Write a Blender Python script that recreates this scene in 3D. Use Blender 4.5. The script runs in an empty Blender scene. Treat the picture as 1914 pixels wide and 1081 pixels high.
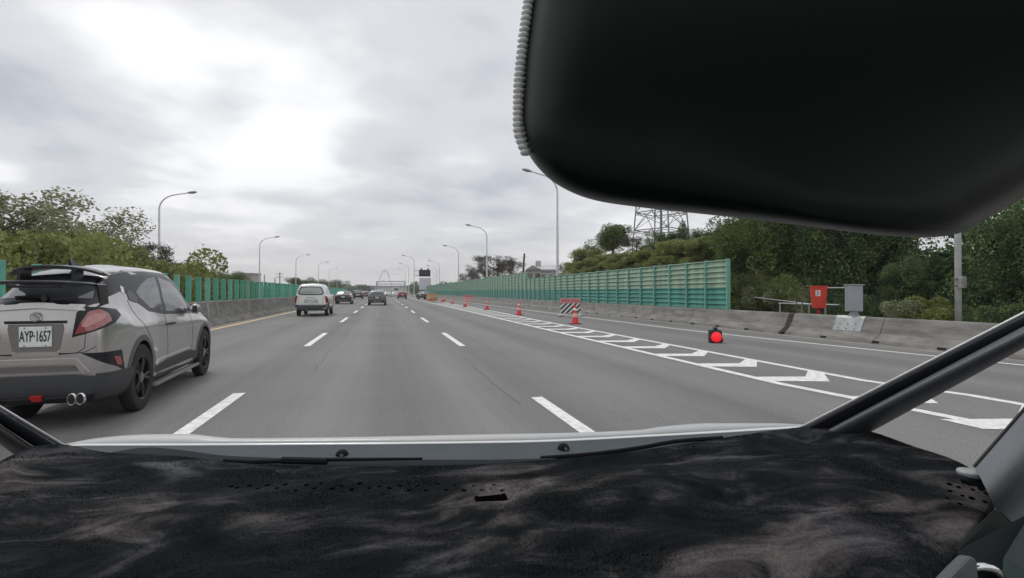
import bpy, bmesh, math, random
from math import radians, sin, cos, pi
from mathutils import Vector, Matrix, noise, geometry
from mathutils.bvhtree import BVHTree

S = bpy.context.scene
COL = S.collection
# ------------------------------------------------------------------ camera
FPX = 930.0            # focal length in photo pixels (1914 wide)
H = 1.33               # lens height above the road
YAW = math.atan((957 - 718) / FPX)
CY, SY = cos(YAW), sin(YAW)
cd = bpy.data.cameras.new('camera')
cam = bpy.data.objects.new('camera', cd); COL.objects.link(cam)
cd.sensor_width = 36; cd.lens = FPX / 1914 * 36
cd.clip_start = 0.02; cd.clip_end = 6000
cam.location = (0, 0, H)
cam.rotation_euler = (radians(90) + math.atan(5.5 / FPX), 0, -YAW)
S.camera = cam
# ------------------------------------------------------------------ world
SUN_EL, SUN_AZ = radians(52), radians(-20)      # azimuth from +Y towards +X
w = bpy.data.worlds.new('World'); S.world = w; w.use_nodes = True
NT = w.node_tree; NT.nodes.clear()
def nd(nt, t, **k):
    n = nt.nodes.new(t)
    for a, b in k.items():
        if a in n.inputs: n.inputs[a].default_value = b
        else: setattr(n, a, b)
    return n
def lk(nt, a, b): nt.links.new(a, b)
def build_world():
    nt = NT
    out = nd(nt, 'ShaderNodeOutputWorld'); bg = nd(nt, 'ShaderNodeBackground')
    sky = nd(nt, 'ShaderNodeTexSky', sky_type='NISHITA', sun_disc=False, sun_elevation=SUN_EL, sun_rotation=SUN_AZ)
    tc = nd(nt, 'ShaderNodeTexCoord')
    sep = nd(nt, 'ShaderNodeSeparateXYZ'); lk(nt, tc.outputs['Generated'], sep.inputs[0])
    def m(op, a, b=None, c=None, clamp=False):
        n = nd(nt, 'ShaderNodeMath', operation=op, use_clamp=clamp)
        for i, v in enumerate((a, b, c)):
            if v is None: continue
            if isinstance(v, (int, float)): n.inputs[i].default_value = v
            else: lk(nt, v, n.inputs[i])
        return n.outputs[0]
    zc = m('MAXIMUM', sep.outputs['Z'], 0.0)
    den = m('ADD', zc, 0.14)
    comb = nd(nt, 'ShaderNodeCombineXYZ')
    lk(nt, m('DIVIDE', sep.outputs['X'], den), comb.inputs[0]); lk(nt, m('DIVIDE', sep.outputs['Y'], den), comb.inputs[1])
    n1 = nd(nt, 'ShaderNodeTexNoise', Scale=0.75, Detail=6.0, Roughness=0.52, Distortion=0.35); lk(nt, comb.outputs[0], n1.inputs['Vector'])
    n2 = nd(nt, 'ShaderNodeTexNoise', Scale=2.3, Detail=5.0, Roughness=0.5); lk(nt, comb.outputs[0], n2.inputs['Vector'])
    f = m('MULTIPLY_ADD', n1.outputs[0], 0.80, m('MULTIPLY', n2.outputs[0], 0.34))
    def blob(px, py, width, amp):
        d = Vector((SY + CY * (px - 957) / FPX, CY - SY * (px - 957) / FPX, (546 - py) / FPX)).normalized()
        dot = nd(nt, 'ShaderNodeVectorMath', operation='DOT_PRODUCT'); lk(nt, tc.outputs['Generated'], dot.inputs[0]); dot.inputs[1].default_value = d
        e = m('POWER', m('MAXIMUM', dot.outputs['Value'], 0.0), 1.0 / width ** 2)
        return m('MULTIPLY', e, amp)
    for b in ((290, 220, .11, .17), (560, 250, .11, .15), (420, 320, .10, .06), (660, 50, .16, .08), (480, 330, .12, .05), (130, 80, .12, .05), (60, 220, .16, -.17), (820, 170, .14, -.16), (430, 200, .035, -.10),
              (600, 410, .22, -.10), (0, 310, .03, .25), (880, 280, .06, .13), (190, 320, .09, -.08), (250, 430, .14, .05), (240, 60, .05, .10)):
        f = m('ADD', f, blob(*b))
    ramp = nd(nt, 'ShaderNodeValToRGB'); lk(nt, f, ramp.inputs[0])
    cr = ramp.color_ramp; cr.interpolation = 'EASE'
    cr.elements[0].position = .36; cr.elements[0].color = (.50, .53, .59, 1)
    cr.elements[1].position = .74; cr.elements[1].color = (1.10, 1.10, 1.11, 1)
    e = cr.elements.new(.53); e.color = (.73, .74, .775, 1)
    # pale warm band just above the horizon
    hz = nd(nt, 'ShaderNodeMixRGB', blend_type='MIX'); lk(nt, m('POWER', m('SUBTRACT', 1.0, zc, clamp=True), 14.0), hz.inputs[0])
    lk(nt, ramp.outputs[0], hz.inputs[1]); hz.inputs[2].default_value = (.82, .78, .785, 1)
    sc = nd(nt, 'ShaderNodeMixRGB', blend_type='MULTIPLY', Fac=1.0); lk(nt, sky.outputs[0], sc.inputs[1]); sc.inputs[2].default_value = (.08, .08, .08, 1)
    mx = nd(nt, 'ShaderNodeMixRGB', Fac=.93); lk(nt, sc.outputs[0], mx.inputs[1])
    up = nd(nt, 'ShaderNodeMixRGB', blend_type='MULTIPLY', Fac=1.0); lk(nt, hz.outputs[0], up.inputs[1]); up.inputs[2].default_value = (9.2, 9.2, 9.2, 1)
    up2 = nd(nt, 'ShaderNodeMixRGB', blend_type='MIX', Fac=.95); lk(nt, sky.outputs[0], up2.inputs[1]); lk(nt, up.outputs[0], up2.inputs[2])
    lk(nt, up2.outputs[0], bg.inputs[0]); bg.inputs[1].default_value = .110
    nt.nodes.remove(mx); nt.nodes.remove(sc)
    lk(nt, bg.outputs[0], out.inputs[0])
build_world()
sl = bpy.data.lights.new('sun', 'SUN'); sl.energy = 1.2; sl.angle = radians(14); sl.color = (1, .97, .93)
sun = bpy.data.objects.new('sun', sl); COL.objects.link(sun)
sd = Vector((sin(SUN_AZ) * cos(SUN_EL), cos(SUN_AZ) * cos(SUN_EL), sin(SUN_EL)))
sun.rotation_euler = (-sd).to_track_quat('-Z', 'Y').to_euler(); sun.location = sd * 50
S.view_settings.view_transform = 'Standard'; S.view_settings.look = 'None'
S.view_settings.exposure = 0.0; S.view_settings.gamma = 1.0
S.cycles.max_bounces = 6; S.cycles.transparent_max_bounces = 8; S.cycles.volume_bounces = 0
S.cycles.diffuse_bounces = 3

# ------------------------------------------------------------------ coordinates
def U(px, py, d):
    """world point seen at photo pixel px,py at depth d metres from the lens"""
    a = (px - 957) / FPX * d
    return Vector((SY * d + CY * a, CY * d - SY * a, H + (546 - py) / FPX * d))
def Yat(px, X):
    r = (px - 957) / FPX
    return X * (CY - r * SY) / (SY + r * CY)
def ground(px, py):
    return U(px, py, FPX * H / (py - 546))

# ------------------------------------------------------------------ materials
MATS = {}
def mat(name, col, rough=.6, metal=0., var=0., scale=8., bump=0., bscale=None, coat=0., spec=.5, col2=None, stretch=None, detail=5., alpha=None, emit=None, sheen=0.):
    if name in MATS: return MATS[name]
    m = bpy.data.materials.new(name); m.use_nodes = True; nt = m.node_tree
    b = nt.nodes['Principled BSDF']
    b.inputs['Roughness'].default_value = rough; b.inputs['Metallic'].default_value = metal
    b.inputs['Specular IOR Level'].default_value = spec
    b.inputs['Coat Weight'].default_value = coat; b.inputs['Coat Roughness'].default_value = .06
    b.inputs['Sheen Weight'].default_value = sheen
    c = (*col, 1); b.inputs['Base Color'].default_value = c
    tc = nd(nt, 'ShaderNodeTexCoord'); mp = nd(nt, 'ShaderNodeMapping'); lk(nt, tc.outputs['Object'], mp.inputs[0])
    if stretch: mp.inputs['Scale'].default_value = stretch
    if var > 0 or col2:
        n = nd(nt, 'ShaderNodeTexNoise', Scale=scale, Detail=detail, Roughness=.6); lk(nt, mp.outputs[0], n.inputs['Vector'])
        r = nd(nt, 'ShaderNodeValToRGB'); lk(nt, n.outputs[0], r.inputs[0])
        r.color_ramp.elements[0].position = .34; r.color_ramp.elements[1].position = .66
        r.color_ramp.elements[0].color = tuple(max(0, x * (1 - var)) for x in col) + (1,)
        r.color_ramp.elements[1].color = (*col2, 1) if col2 else tuple(min(1, x * (1 + var)) for x in col) + (1,)
        lk(nt, r.outputs[0], b.inputs['Base Color'])
    if bump > 0:
        n = nd(nt, 'ShaderNodeTexNoise', Scale=bscale or scale * 4, Detail=4.); lk(nt, mp.outputs[0], n.inputs['Vector'])
        bp = nd(nt, 'ShaderNodeBump', Strength=bump, Distance=.02); lk(nt, n.outputs[0], bp.inputs['Height']); lk(nt, bp.outputs[0], b.inputs['Normal'])
    if emit:
        b.inputs['Emission Color'].default_value = (*emit[0], 1); b.inputs['Emission Strength'].default_value = emit[1]
    MATS[name] = m; return m

def leaf_mat(name, c1, c2, c3):
    m = bpy.data.materials.new(name); m.use_nodes = True; nt = m.node_tree; b = nt.nodes['Principled BSDF']
    g = nd(nt, 'ShaderNodeNewGeometry'); r = nd(nt, 'ShaderNodeValToRGB'); tc = nd(nt, 'ShaderNodeTexCoord')
    n = nd(nt, 'ShaderNodeTexNoise', Scale=.9, Detail=2.); lk(nt, tc.outputs['Object'], n.inputs['Vector'])
    a = nd(nt, 'ShaderNodeMath', operation='MULTIPLY_ADD'); lk(nt, n.outputs[0], a.inputs[0]); a.inputs[1].default_value = 1.9; a.inputs[2].default_value = -.78
    a2 = nd(nt, 'ShaderNodeMath', operation='MULTIPLY_ADD'); lk(nt, g.outputs['Random Per Island'], a2.inputs[0]); a2.inputs[1].default_value = .6; lk(nt, a.outputs[0], a2.inputs[2])
    lk(nt, a2.outputs[0], r.inputs[0])
    r.color_ramp.elements[0].color = (*c1, 1); r.color_ramp.elements[1].color = (*c3, 1)
    e = r.color_ramp.elements.new(.5); e.color = (*c2, 1)
    lk(nt, r.outputs[0], b.inputs['Base Color']); b.inputs['Roughness'].default_value = .65; b.inputs['Specular IOR Level'].default_value = .25
    tr = nd(nt, 'ShaderNodeBsdfTranslucent'); lk(nt, r.outputs[0], tr.inputs[0]); mx = nd(nt, 'ShaderNodeMixShader', Fac=.3)
    lk(nt, b.outputs[0], mx.inputs[1]); lk(nt, tr.outputs[0], mx.inputs[2]); lk(nt, mx.outputs[0], nt.nodes['Material Output'].inputs[0])
    return m

# ------------------------------------------------------------------ mesh helpers
class MB:
    def __init__(s): s.v = []; s.f = []; s.m = []
    def add(s, vs, fs, mi=0):
        o = len(s.v); s.v += [tuple(v) for v in vs]; s.f += [tuple(i + o for i in f) for f in fs]; s.m += [mi] * len(fs)
    def box(s, x0, x1, y0, y1, z0, z1, mi=0, mtx=None):
        vs = [Vector(p) for p in ((x0, y0, z0), (x1, y0, z0), (x1, y1, z0), (x0, y1, z0), (x0, y0, z1), (x1, y0, z1), (x1, y1, z1), (x0, y1, z1))]
        if mtx: vs = [mtx @ v for v in vs]
        s.add(vs, [(0, 3, 2, 1), (4, 5, 6, 7), (0, 1, 5, 4), (1, 2, 6, 5), (2, 3, 7, 6), (3, 0, 4, 7)], mi); return s
    def tube(s, pts, rad, n=8, mi=0, caps=True):
        pts = [Vector(p) for p in pts]
        if isinstance(rad, (int, float)): rad = [rad] * len(pts)
        rings = []; up = None
        for i, p in enumerate(pts):
            d = (pts[min(i + 1, len(pts) - 1)] - pts[max(i - 1, 0)]).normalized()
            if up is None: up = Vector((0, 0, 1)) if abs(d.z) < .9 else Vector((1, 0, 0))
            a = d.cross(up).normalized(); b = a.cross(d).normalized(); up = b
            rings.append([p + (a * cos(2 * pi * k / n) + b * sin(2 * pi * k / n)) * rad[i] for k in range(n)])
        vs = [v for r in rings for v in r]; fs = []
        for i in range(len(pts) - 1):
            for k in range(n):
                fs.append((i * n + k, i * n + (k + 1) % n, (i + 1) * n + (k + 1) % n, (i + 1) * n + k))
        if caps: fs.append(tuple(range(n - 1, -1, -1))); fs.append(tuple((len(pts) - 1) * n + k for k in range(n)))
        s.add(vs, fs, mi); return s
    def lathe(s, prof, c=(0, 0, 0), axis='z', n=24, mi=0, caps=True):
        """prof: list of (r, h) along the axis"""
        vs = []; fs = []; c = Vector(c)
        for r, h in prof:
            for k in range(n):
                a = 2 * pi * k / n
                p = (r * cos(a), r * sin(a), h)
                if axis == 'x': p = (p[2], p[0], p[1])
                if axis == 'y': p = (p[0], p[2], p[1])
                vs.append(c + Vector(p))
        for i in range(len(prof) - 1):
            for k in range(n): fs.append((i * n + k, i * n + (k + 1) % n, (i + 1) * n + (k + 1) % n, (i + 1) * n + k))
        if caps: fs.append(tuple(range(n))); fs.append(tuple((len(prof) - 1) * n + k for k in range(n)))
        s.add(vs, fs, mi); return s
    def prism(s, poly, d, mi=0, mtx=None):
        """poly in xz, extruded along y from 0 to d"""
        n = len(poly); vs = [Vector((x, 0, z)) for x, z in poly] + [Vector((x, d, z)) for x, z in poly]
        if mtx: vs = [mtx @ v for v in vs]
        s.add(vs, [tuple(range(n)), tuple(range(2 * n - 1, n - 1, -1))] + [(i, i + n, (i + 1) % n + n, (i + 1) % n) for i in range(n)], mi); return s
    def grid(s, rows, mi=0, closed=False):
        n = len(rows[0]); o = [v for r in rows for v in r]; fs = []
        for i in range(len(rows) - 1):
            for k in range(n if closed else n - 1): fs.append((i * n + k, i * n + (k + 1) % n, (i + 1) * n + (k + 1) % n, (i + 1) * n + k))
        s.add(o, fs, mi); return s
    def obj(s, name, mats, parent=None, smooth=False, bevel=0., loc=None, fix=True, sub=0):
        me = bpy.data.meshes.new(name); me.from_pydata(s.v, [], s.f); me.update()
        if not isinstance(mats, (list, tuple)): mats = [mats]
        for m in mats: me.materials.append(m)
        me.polygons.foreach_set('material_index', s.m)
        if fix:
            bm = bmesh.new(); bm.from_mesh(me); bmesh.ops.recalc_face_normals(bm, faces=bm.faces); bm.to_mesh(me); bm.free()
        if smooth: me.polygons.foreach_set('use_smooth', [True] * len(me.polygons))
        o = bpy.data.objects.new(name, me); COL.objects.link(o)
        if parent: o.parent = parent
        if loc: o.location = loc
        if bevel:
            b = o.modifiers.new('b', 'BEVEL'); b.width = bevel; b.segments = 2; b.limit_method = 'ANGLE'; b.angle_limit = radians(40)
        if sub:
            b = o.modifiers.new('s', 'SUBSURF'); b.levels = b.render_levels = sub
        return o

def tag(o, label, cat=None, group=None, kind=None):
    o['label'] = label
    if cat: o['category'] = cat
    if group: o['group'] = group
    if kind: o['kind'] = kind
    return o
def thing(name, label, cat, loc=(0, 0, 0), rz=0., group=None):
    o = bpy.data.objects.new(name, None); COL.objects.link(o); o.location = loc; o.rotation_euler = (0, 0, rz); o.empty_display_size = .1
    return tag(o, label, cat, group)
def children(o): return [c for c in bpy.data.objects if c.parent == o]
def copy_tree(o, parent=None, kids=None):
    c = o.copy(); COL.objects.link(c)
    if parent: c.parent = parent
    for ch in children(o): copy_tree(ch, c)
    return c
def struct(o): o['kind'] = 'structure'; return o

# ------------------------------------------------------------------ common materials
def road_material(name, base, tint=1.):
    m = bpy.data.materials.new(name); m.use_nodes = True; nt = m.node_tree; b = nt.nodes['Principled BSDF']
    tc = nd(nt, 'ShaderNodeTexCoord')
    sp = nd(nt, 'ShaderNodeSeparateXYZ'); lk(nt, tc.outputs['Object'], sp.inputs[0])
    fine = nd(nt, 'ShaderNodeTexNoise', Scale=55., Detail=3.); lk(nt, tc.outputs['Object'], fine.inputs['Vector'])
    mp = nd(nt, 'ShaderNodeMapping'); mp.inputs['Scale'].default_value = (1.6, .035, 1); lk(nt, tc.outputs['Object'], mp.inputs[0])
    lon = nd(nt, 'ShaderNodeTexNoise', Scale=1.0, Detail=5., Roughness=.6); lk(nt, mp.outputs[0], lon.inputs['Vector'])
    big = nd(nt, 'ShaderNodeTexNoise', Scale=.35, Detail=4.); lk(nt, tc.outputs['Object'], big.inputs['Vector'])
    def m_(op, a, b_=None, c=None, clamp=False):
        n = nd(nt, 'ShaderNodeMath', operation=op, use_clamp=clamp)
        for i, v in enumerate((a, b_, c)):
            if v is None: continue
            if isinstance(v, (int, float)): n.inputs[i].default_value = v
            else: lk(nt, v, n.inputs[i])
        return n.outputs[0]
    # wheel wear: two paler tracks in each 3.66 m lane, an oily darker band between
    ph = m_('MULTIPLY', m_('ADD', sp.outputs[0], 1.66), 2 * pi / 1.83)
    wear = m_('MULTIPLY', m_('COSINE', ph), -.085)
    v = m_('ADD', m_('MULTIPLY_ADD', lon.outputs[0], .60, .52), wear)
    v = m_('ADD', v, m_('MULTIPLY_ADD', fine.outputs[0], .8, -.4))
    v = m_('ADD', v, m_('MULTIPLY_ADD', big.outputs[0], .34, -.07))
    mix = nd(nt, 'ShaderNodeMixRGB', blend_type='MULTIPLY', Fac=1.); mix.inputs[1].default_value = (*base, 1)
    cb = nd(nt, 'ShaderNodeCombineXYZ'); [lk(nt, v, cb.inputs[i]) for i in range(3)]
    lk(nt, cb.outputs[0], mix.inputs[2]); lk(nt, mix.outputs[0], b.inputs['Base Color'])
    b.inputs['Roughness'].default_value = .82; b.inputs['Specular IOR Level'].default_value = .3
    bp = nd(nt, 'ShaderNodeBump', Strength=.25, Distance=.01); lk(nt, fine.outputs[0], bp.inputs['Height']); lk(nt, bp.outputs[0], b.inputs['Normal'])
    return m
ASPH = road_material('asphalt', (.198, .195, .189))
PAINT = mat('road_paint', (.74, .74, .72), .65, var=.20, scale=11, bump=.15, bscale=60)
YPAINT = mat('yellow_paint', (.72, .52, .27), .6, var=.2, scale=5)
CONC = mat('concrete', (.20, .195, .18), .85, var=.32, scale=2.2, bump=.3, bscale=30, stretch=(1, .6, 2.2))
CONC_L = mat('concrete_light', (.36, .35, .33), .85, var=.3, scale=3, bump=.3, bscale=30)
BLACK = mat('black_trim', (.015, .016, .018), .5)
RUBBER = mat('rubber', (.022, .022, .022), .8, bump=.2, bscale=80)
GLASS = mat('dark_glass', (.02, .024, .026), .05, spec=.9, coat=1.)
GALV = mat('galvanised', (.45, .46, .47), .45, metal=.6, var=.12, scale=3)
# ------------------------------------------------------------------ ground, road, markings
rnd = random.Random(4)
GRASSG = mat('verge_soil', (.055, .065, .030), .95, var=.45, scale=1.3, col2=(.10, .10, .05))
m = MB(); m.box(-1500, 1500, -60, 1500, -.6, -.02); struct(m.obj('ground', GRASSG))
def strip(xs, y0, y1, z, n=1):
    """flat sheet with given (y, xl, xr) rows"""
    m = MB(); m.grid([[(a, y, z), (b, y, z)] for y, a, b in xs]); return m
XR = lambda y: 10.15 + 1.35 * max(0, (16 - y) / 9.4) ** 1.3 * .75 if y < 16 else 10.15   # right edge line bends out beside us
rows = [(y, -6.5, 12.3) for y in (-40, 0, 10, 40, 100, 200, 400, 900)]
struct(strip(rows, 0, 0, .004).obj('road', ASPH, fix=False))
def quad_strip(path, wdt, z=.008):
    L = []; R = []
    for i, (x, y) in enumerate(path):
        a = Vector(path[max(i - 1, 0)]); b = Vector(path[min(i + 1, len(path) - 1)]); d = (b - a).normalized(); n = Vector((d.y, -d.x))
        L.append((x - n.x * wdt / 2, y - n.y * wdt / 2, z)); R.append((x + n.x * wdt / 2, y + n.y * wdt / 2, z))
    return [[a, b] for a, b in zip(L, R)]
def marking(name, grids, m_):
    m = MB()
    for g in grids: m.grid(g)
    o = m.obj(name, m_, fix=False); return struct(o)
YS = [-8, 0, 3, 6, 8, 10, 13, 16, 22, 40, 80, 150, 420]
marking('median_edge_line', [quad_strip([(-5.84, y) for y in YS], .17)], YPAINT)
marking('shoulder_edge_line', [quad_strip([(XR(y), y) for y in YS], .13)], PAINT)
marking('gore_edge_line', [quad_strip([(5.54 if y > 5 else 5.54 + (5 - y) * .2, y) for y in YS], .16)], PAINT)
marking('gore_outer_line', [quad_strip([(6.95 + .33 * min(1, max(0, (5.9 - y) / 1.2)), y) for y in (-8, 0, 3, 4.3, 4.7, 5.1, 5.5, 5.9, 8, 10, 13, 16, 22)] + [(7.25, 32), (7.4, 60), (7.4, 120)], .16)], PAINT)
dm = MB()
for k in range(28):
    for x0, y0 in ((-1.83, 3.4), (1.86, 2.2)):
        y = y0 + 10 * k + (.0 if k == 0 else -.4 if x0 < 0 else 0) + (0 if x0 < 0 else -.1 * min(k, 2))
        ya, yb = y - (.2 if k == 0 else 0), y + 3.8 + (.25 if k else 0)
        dm.grid([[(x0 - .075, ya, .008), (x0 + .075, ya, .008)], [(x0 - .075, yb, .008), (x0 + .075, yb, .008)]])
struct(dm.obj('lane_dashes', PAINT, fix=False))
cm = MB()
y = 2.35; k = 0
while y < 60:
    y = {1: 4.15}.get(k, y)
    x0, x1 = 5.60, (6.87 if k != 1 else 7.25) + (.3 * (y - 22) / 10 if y > 22 else 0) * .6
    xm = 6.38
    P = [(x0, y - .62), (xm, y - .86), (x1, y - .30), (x1, y + .02), (xm, y - .42), (x0, y - .24)]
    cm.grid([[(p[0], p[1], .0085), (q[0], q[1], .0085)] for p, q in ((P[0], P[5]), (P[1], P[4]), (P[2], P[3]))])
    k += 1; y = 2.35 + 1.49 * k
struct(cm.obj('gore_chevrons', PAINT, fix=False))
# cracks and a few patches in the asphalt
TAR = mat('crack_filler', (.10, .098, .095), .7)
def crack(y0, y1, x, amp, seed):
    r = random.Random(seed); p = []; yy = y0; xx = x
    while yy < y1:
        p.append((xx, yy)); yy += r.uniform(.08, .3); xx += r.uniform(-amp, amp) + (x - xx) * .15
    g = quad_strip(p, .022, .0065)
    for row in g:
        k_ = r.uniform(.2, 1.); a, b = Vector(row[0]), Vector(row[1]); mid = (a + b) / 2; row[0] = mid + (a - mid) * k_; row[1] = mid + (b - mid) * k_
    return g
struct(marking('road_crack', [crack(8.3, 15.5, -1.12, .05, 1), crack(15.5, 40, -1.15, .05, 2), crack(5.6, 10.2, 1.55, .03, 3), crack(11, 30, 3.3, .04, 5)], TAR))
DUST = mat('shoulder_dust', (.26, .245, .215), .95, var=.25, scale=1.5)
struct(marking('gutter_strip', [quad_strip([(-6.25, y) for y in YS], .45, .006)], DUST))
struct(marking('kerb_strip', [quad_strip([(12.0, y) for y in YS], .5, .006)], DUST))

# ------------------------------------------------------------------ median barrier (left)
def barrier(name, label, prof, y0, y1, seglen, mt, ztop_round=False):
    t = thing(name, label, 'barrier', (0, 0, 0))
    y = y0; r = random.Random(8)
    while y < y1:
        L = min(seglen, y1 - y); m = MB()
        n = len(prof); m.add([(x, y + .006, z) for x, z in prof] + [(x, y + L - .006, z) for x, z in prof],
              [tuple(range(n)), tuple(range(2 * n - 1, n - 1, -1))] + [(i, i + n, (i + 1) % n + n, (i + 1) % n) for i in range(n)])
        m.obj('segment', mt, t, bevel=.012)
        y += L
    return t
prL = [(-6.33, .0), (-6.36, .09), (-6.52, .30), (-6.60, .93), (-6.63, .96), (-6.93, .96), (-6.96, .93), (-7.04, .3), (-7.2, .09), (-7.23, 0)]
bl = barrier('median_barrier', 'long weathered concrete median barrier along the left lane, carrying the green boards', prL, 2, 180, 6, CONC)
STAIN = mat('lime_stain', (.42, .41, .38), .9, var=.3, scale=9)
for i, yy in enumerate((14.5, 18.2, 21.4, 22.6, 25.5, 27.4, 31, 36)):
    m = MB(); r = random.Random(i); zb = r.uniform(.1, .3)
    m.add([(-6.524 + .004, yy, .31), (-6.524 + .004, yy + .05, .31), (-6.592, yy + .09 + r.uniform(-.05, .1), .9), (-6.592, yy + .04, .9)], [(0, 1, 2, 3)])
    o = m.obj('lime_streak', STAIN, bl)
BOARD = mat('green_board', (.12, .42, .31), .5, var=.22, scale=1.6)
BOARD2 = mat('green_board_faded', (.22, .48, .38), .55, var=.22, scale=1.6)
gb = None; r = random.Random(12)
for i in range(92):
    y = 6.1 + i * 1.0
    if gb is None:
        m = MB(); m.box(-.10, .10, -.025, .025, .03, .95); m.box(-.07, .07, -.06, .06, .0, .03)
        gb = m.obj('glare_board', BOARD, bevel=.012)
        tag(gb, 'upright green anti-glare board on top of the concrete median barrier', 'glare board', 'green glare boards along the median barrier'); o = gb
    else:
        o = gb.copy()
        if i % 3 == 1:
            if 'faded' not in MATS:
                d = gb.data.copy(); d.materials[0] = BOARD2; MATS['faded'] = d
            o.data = MATS['faded']
        COL.objects.link(o)
    o.location = (-6.78, y, .96); o.scale = (1.0, 1, r.uniform(.98, 1.02)); o.rotation_euler = (r.uniform(-.01, .01), r.uniform(-.012, .012), radians(-18) + r.uniform(-.12, .12))

# ------------------------------------------------------------------ right barrier, two runs with a notch between them
prR = [(12.06, 0), (12.10, .10), (12.30, .26), (12.44, .62), (12.47, .66), (12.70, .66), (12.73, .62), (12.8, .0)]
YN0, YN1 = Yat(1482, 12.4), Yat(1473, 12.4)
b1 = barrier('roadside_barrier', 'concrete roadside barrier beyond the notch, under the green noise barrier', prR, YN1 + .02, 200, 5, CONC)
b2 = barrier('roadside_barrier', 'near concrete roadside barrier with the grey steel plate bolted to it', prR, -6, YN0, 4, CONC)
m = MB(); m.box(12.42, 12.6, YN0 + .01, YN1 + .01, .0, .38); m.obj('low_wall', CONC, b1)
HOLE = mat('drain_hole_dark', (.008, .008, .008), .9)
for i in range(26):
    yy = 8.3 + i * 1.55
    bb = b2 if yy < YN0 - .3 else b1
    m = MB(); m.add([(12.066, yy, .03), (12.066, yy + .19, .03), (12.088, yy + .19, .085), (12.088, yy, .085), (12.2, yy, .035), (12.2, yy + .17, .035), (12.2, yy + .17, .085), (12.2, yy, .085)],
        [(0, 1, 2, 3), (4, 5, 1, 0), (3, 2, 6, 7), (0, 3, 7, 4), (1, 5, 6, 2)])
    m.obj('drain_slot', HOLE, bb)
# little steel ladder rungs showing in the notch
t = thing('step_irons', 'short rusty step irons standing in the notch of the roadside barrier', 'step irons', (12.75, (YN0 + YN1) / 2, 0))
RUST = mat('dull_steel', (.16, .15, .14), .6, metal=.4, var=.3)
m = MB(); m.tube([(0, -.1, 0), (0, -.1, 1.05)], .018); m.tube([(0, .12, 0), (0, .12, 1.05)], .018); m.obj('side_rail', RUST, t)
for k in range(6):
    m = MB(); m.tube([(0, -.1, .25 + k * .1), (0, .12, .25 + k * .1)], .012); m.obj('rung', RUST, t)

# ------------------------------------------------------------------ noise barriers
PAN_U = mat('pale_green_panel', (.22, .37, .26), .4, var=.35, scale=1.3, stretch=(1, 2.2, .35), col2=(.34, .47, .31))
PAN_L = mat('teal_panel', (.045, .25, .20), .45, var=.35, scale=1.3, stretch=(1, 2.2, .35))
POSTM = mat('teal_post', (.17, .39, .31), .5)
RIB_U = mat('panel_rib_pale', (.40, .57, .44), .4); RIB_L = mat('panel_rib_teal', (.11, .38, .32), .4)
def noise_bar(label, y0, n, bay, ztop, zmid, x=12.58, single=False, zb=.66):
    t = thing('noise_barrier', label, 'noise barrier', (x, y0, 0))
    def louvred(z0, z1, ya, yb, rows, name, mt, rm):
        m = MB(); h = (z1 - z0) / rows
        for k in range(rows):
            a = z0 + k * h
            m.add([(-.025, ya, a), (-.025, yb, a), (.03, yb, a + h * .8), (.03, ya, a + h * .8), (-.03, yb, a + h * .82), (-.03, ya, a + h * .82), (-.03, yb, a + h), (-.03, ya, a + h)],
                  [(0, 1, 2, 3), (3, 2, 4, 5), (5, 4, 6, 7)], 0)
            m.box(-.05, -.02, ya, yb, a + h * .86, a + h - .002, 1)
        m.box(.035, .05, ya, yb, z0, z1, 0)
        m.obj(name, [mt, rm], t)
    def post(y):
        m = MB(); m.box(-.075, .075, y - .035, y + .035, zb, ztop + .03); m.box(-.11, .11, y - .08, y + .08, zb, zb + .02); m.obj('post', POSTM, t)
    for i in range(n + 1): post(i * bay)
    if single:
        louvred(zb + .03, zmid, .04, n * bay - .04, 4, 'lower_panel', PAN_L, RIB_L)
        louvred(zmid + .01, ztop, .04, n * bay - .04, 6, 'upper_panel', PAN_U, RIB_U)
    else:
        for i in range(n):
            louvred(zb + .03, zmid, i * bay + .036, (i + 1) * bay - .036, 4, 'lower_panel', PAN_L, RIB_L)
            louvred(zmid + .01, ztop, i * bay + .036, (i + 1) * bay - .036, 5, 'upper_panel', PAN_U, RIB_U)
    return t
YNB = Yat(1361, 12.58); YNM = Yat(984, 12.58)
nb = 21; bay = (YNM - YNB) / nb
noise_bar('green louvred noise barrier run that ends beside the roadside trees, teal below', YNB, nb, bay, 2.56, 1.50)
noise_bar('farther and taller green noise barrier run reaching into the distance', YNM + .12, 90, bay, 3.12, 1.55, single=True)

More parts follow.
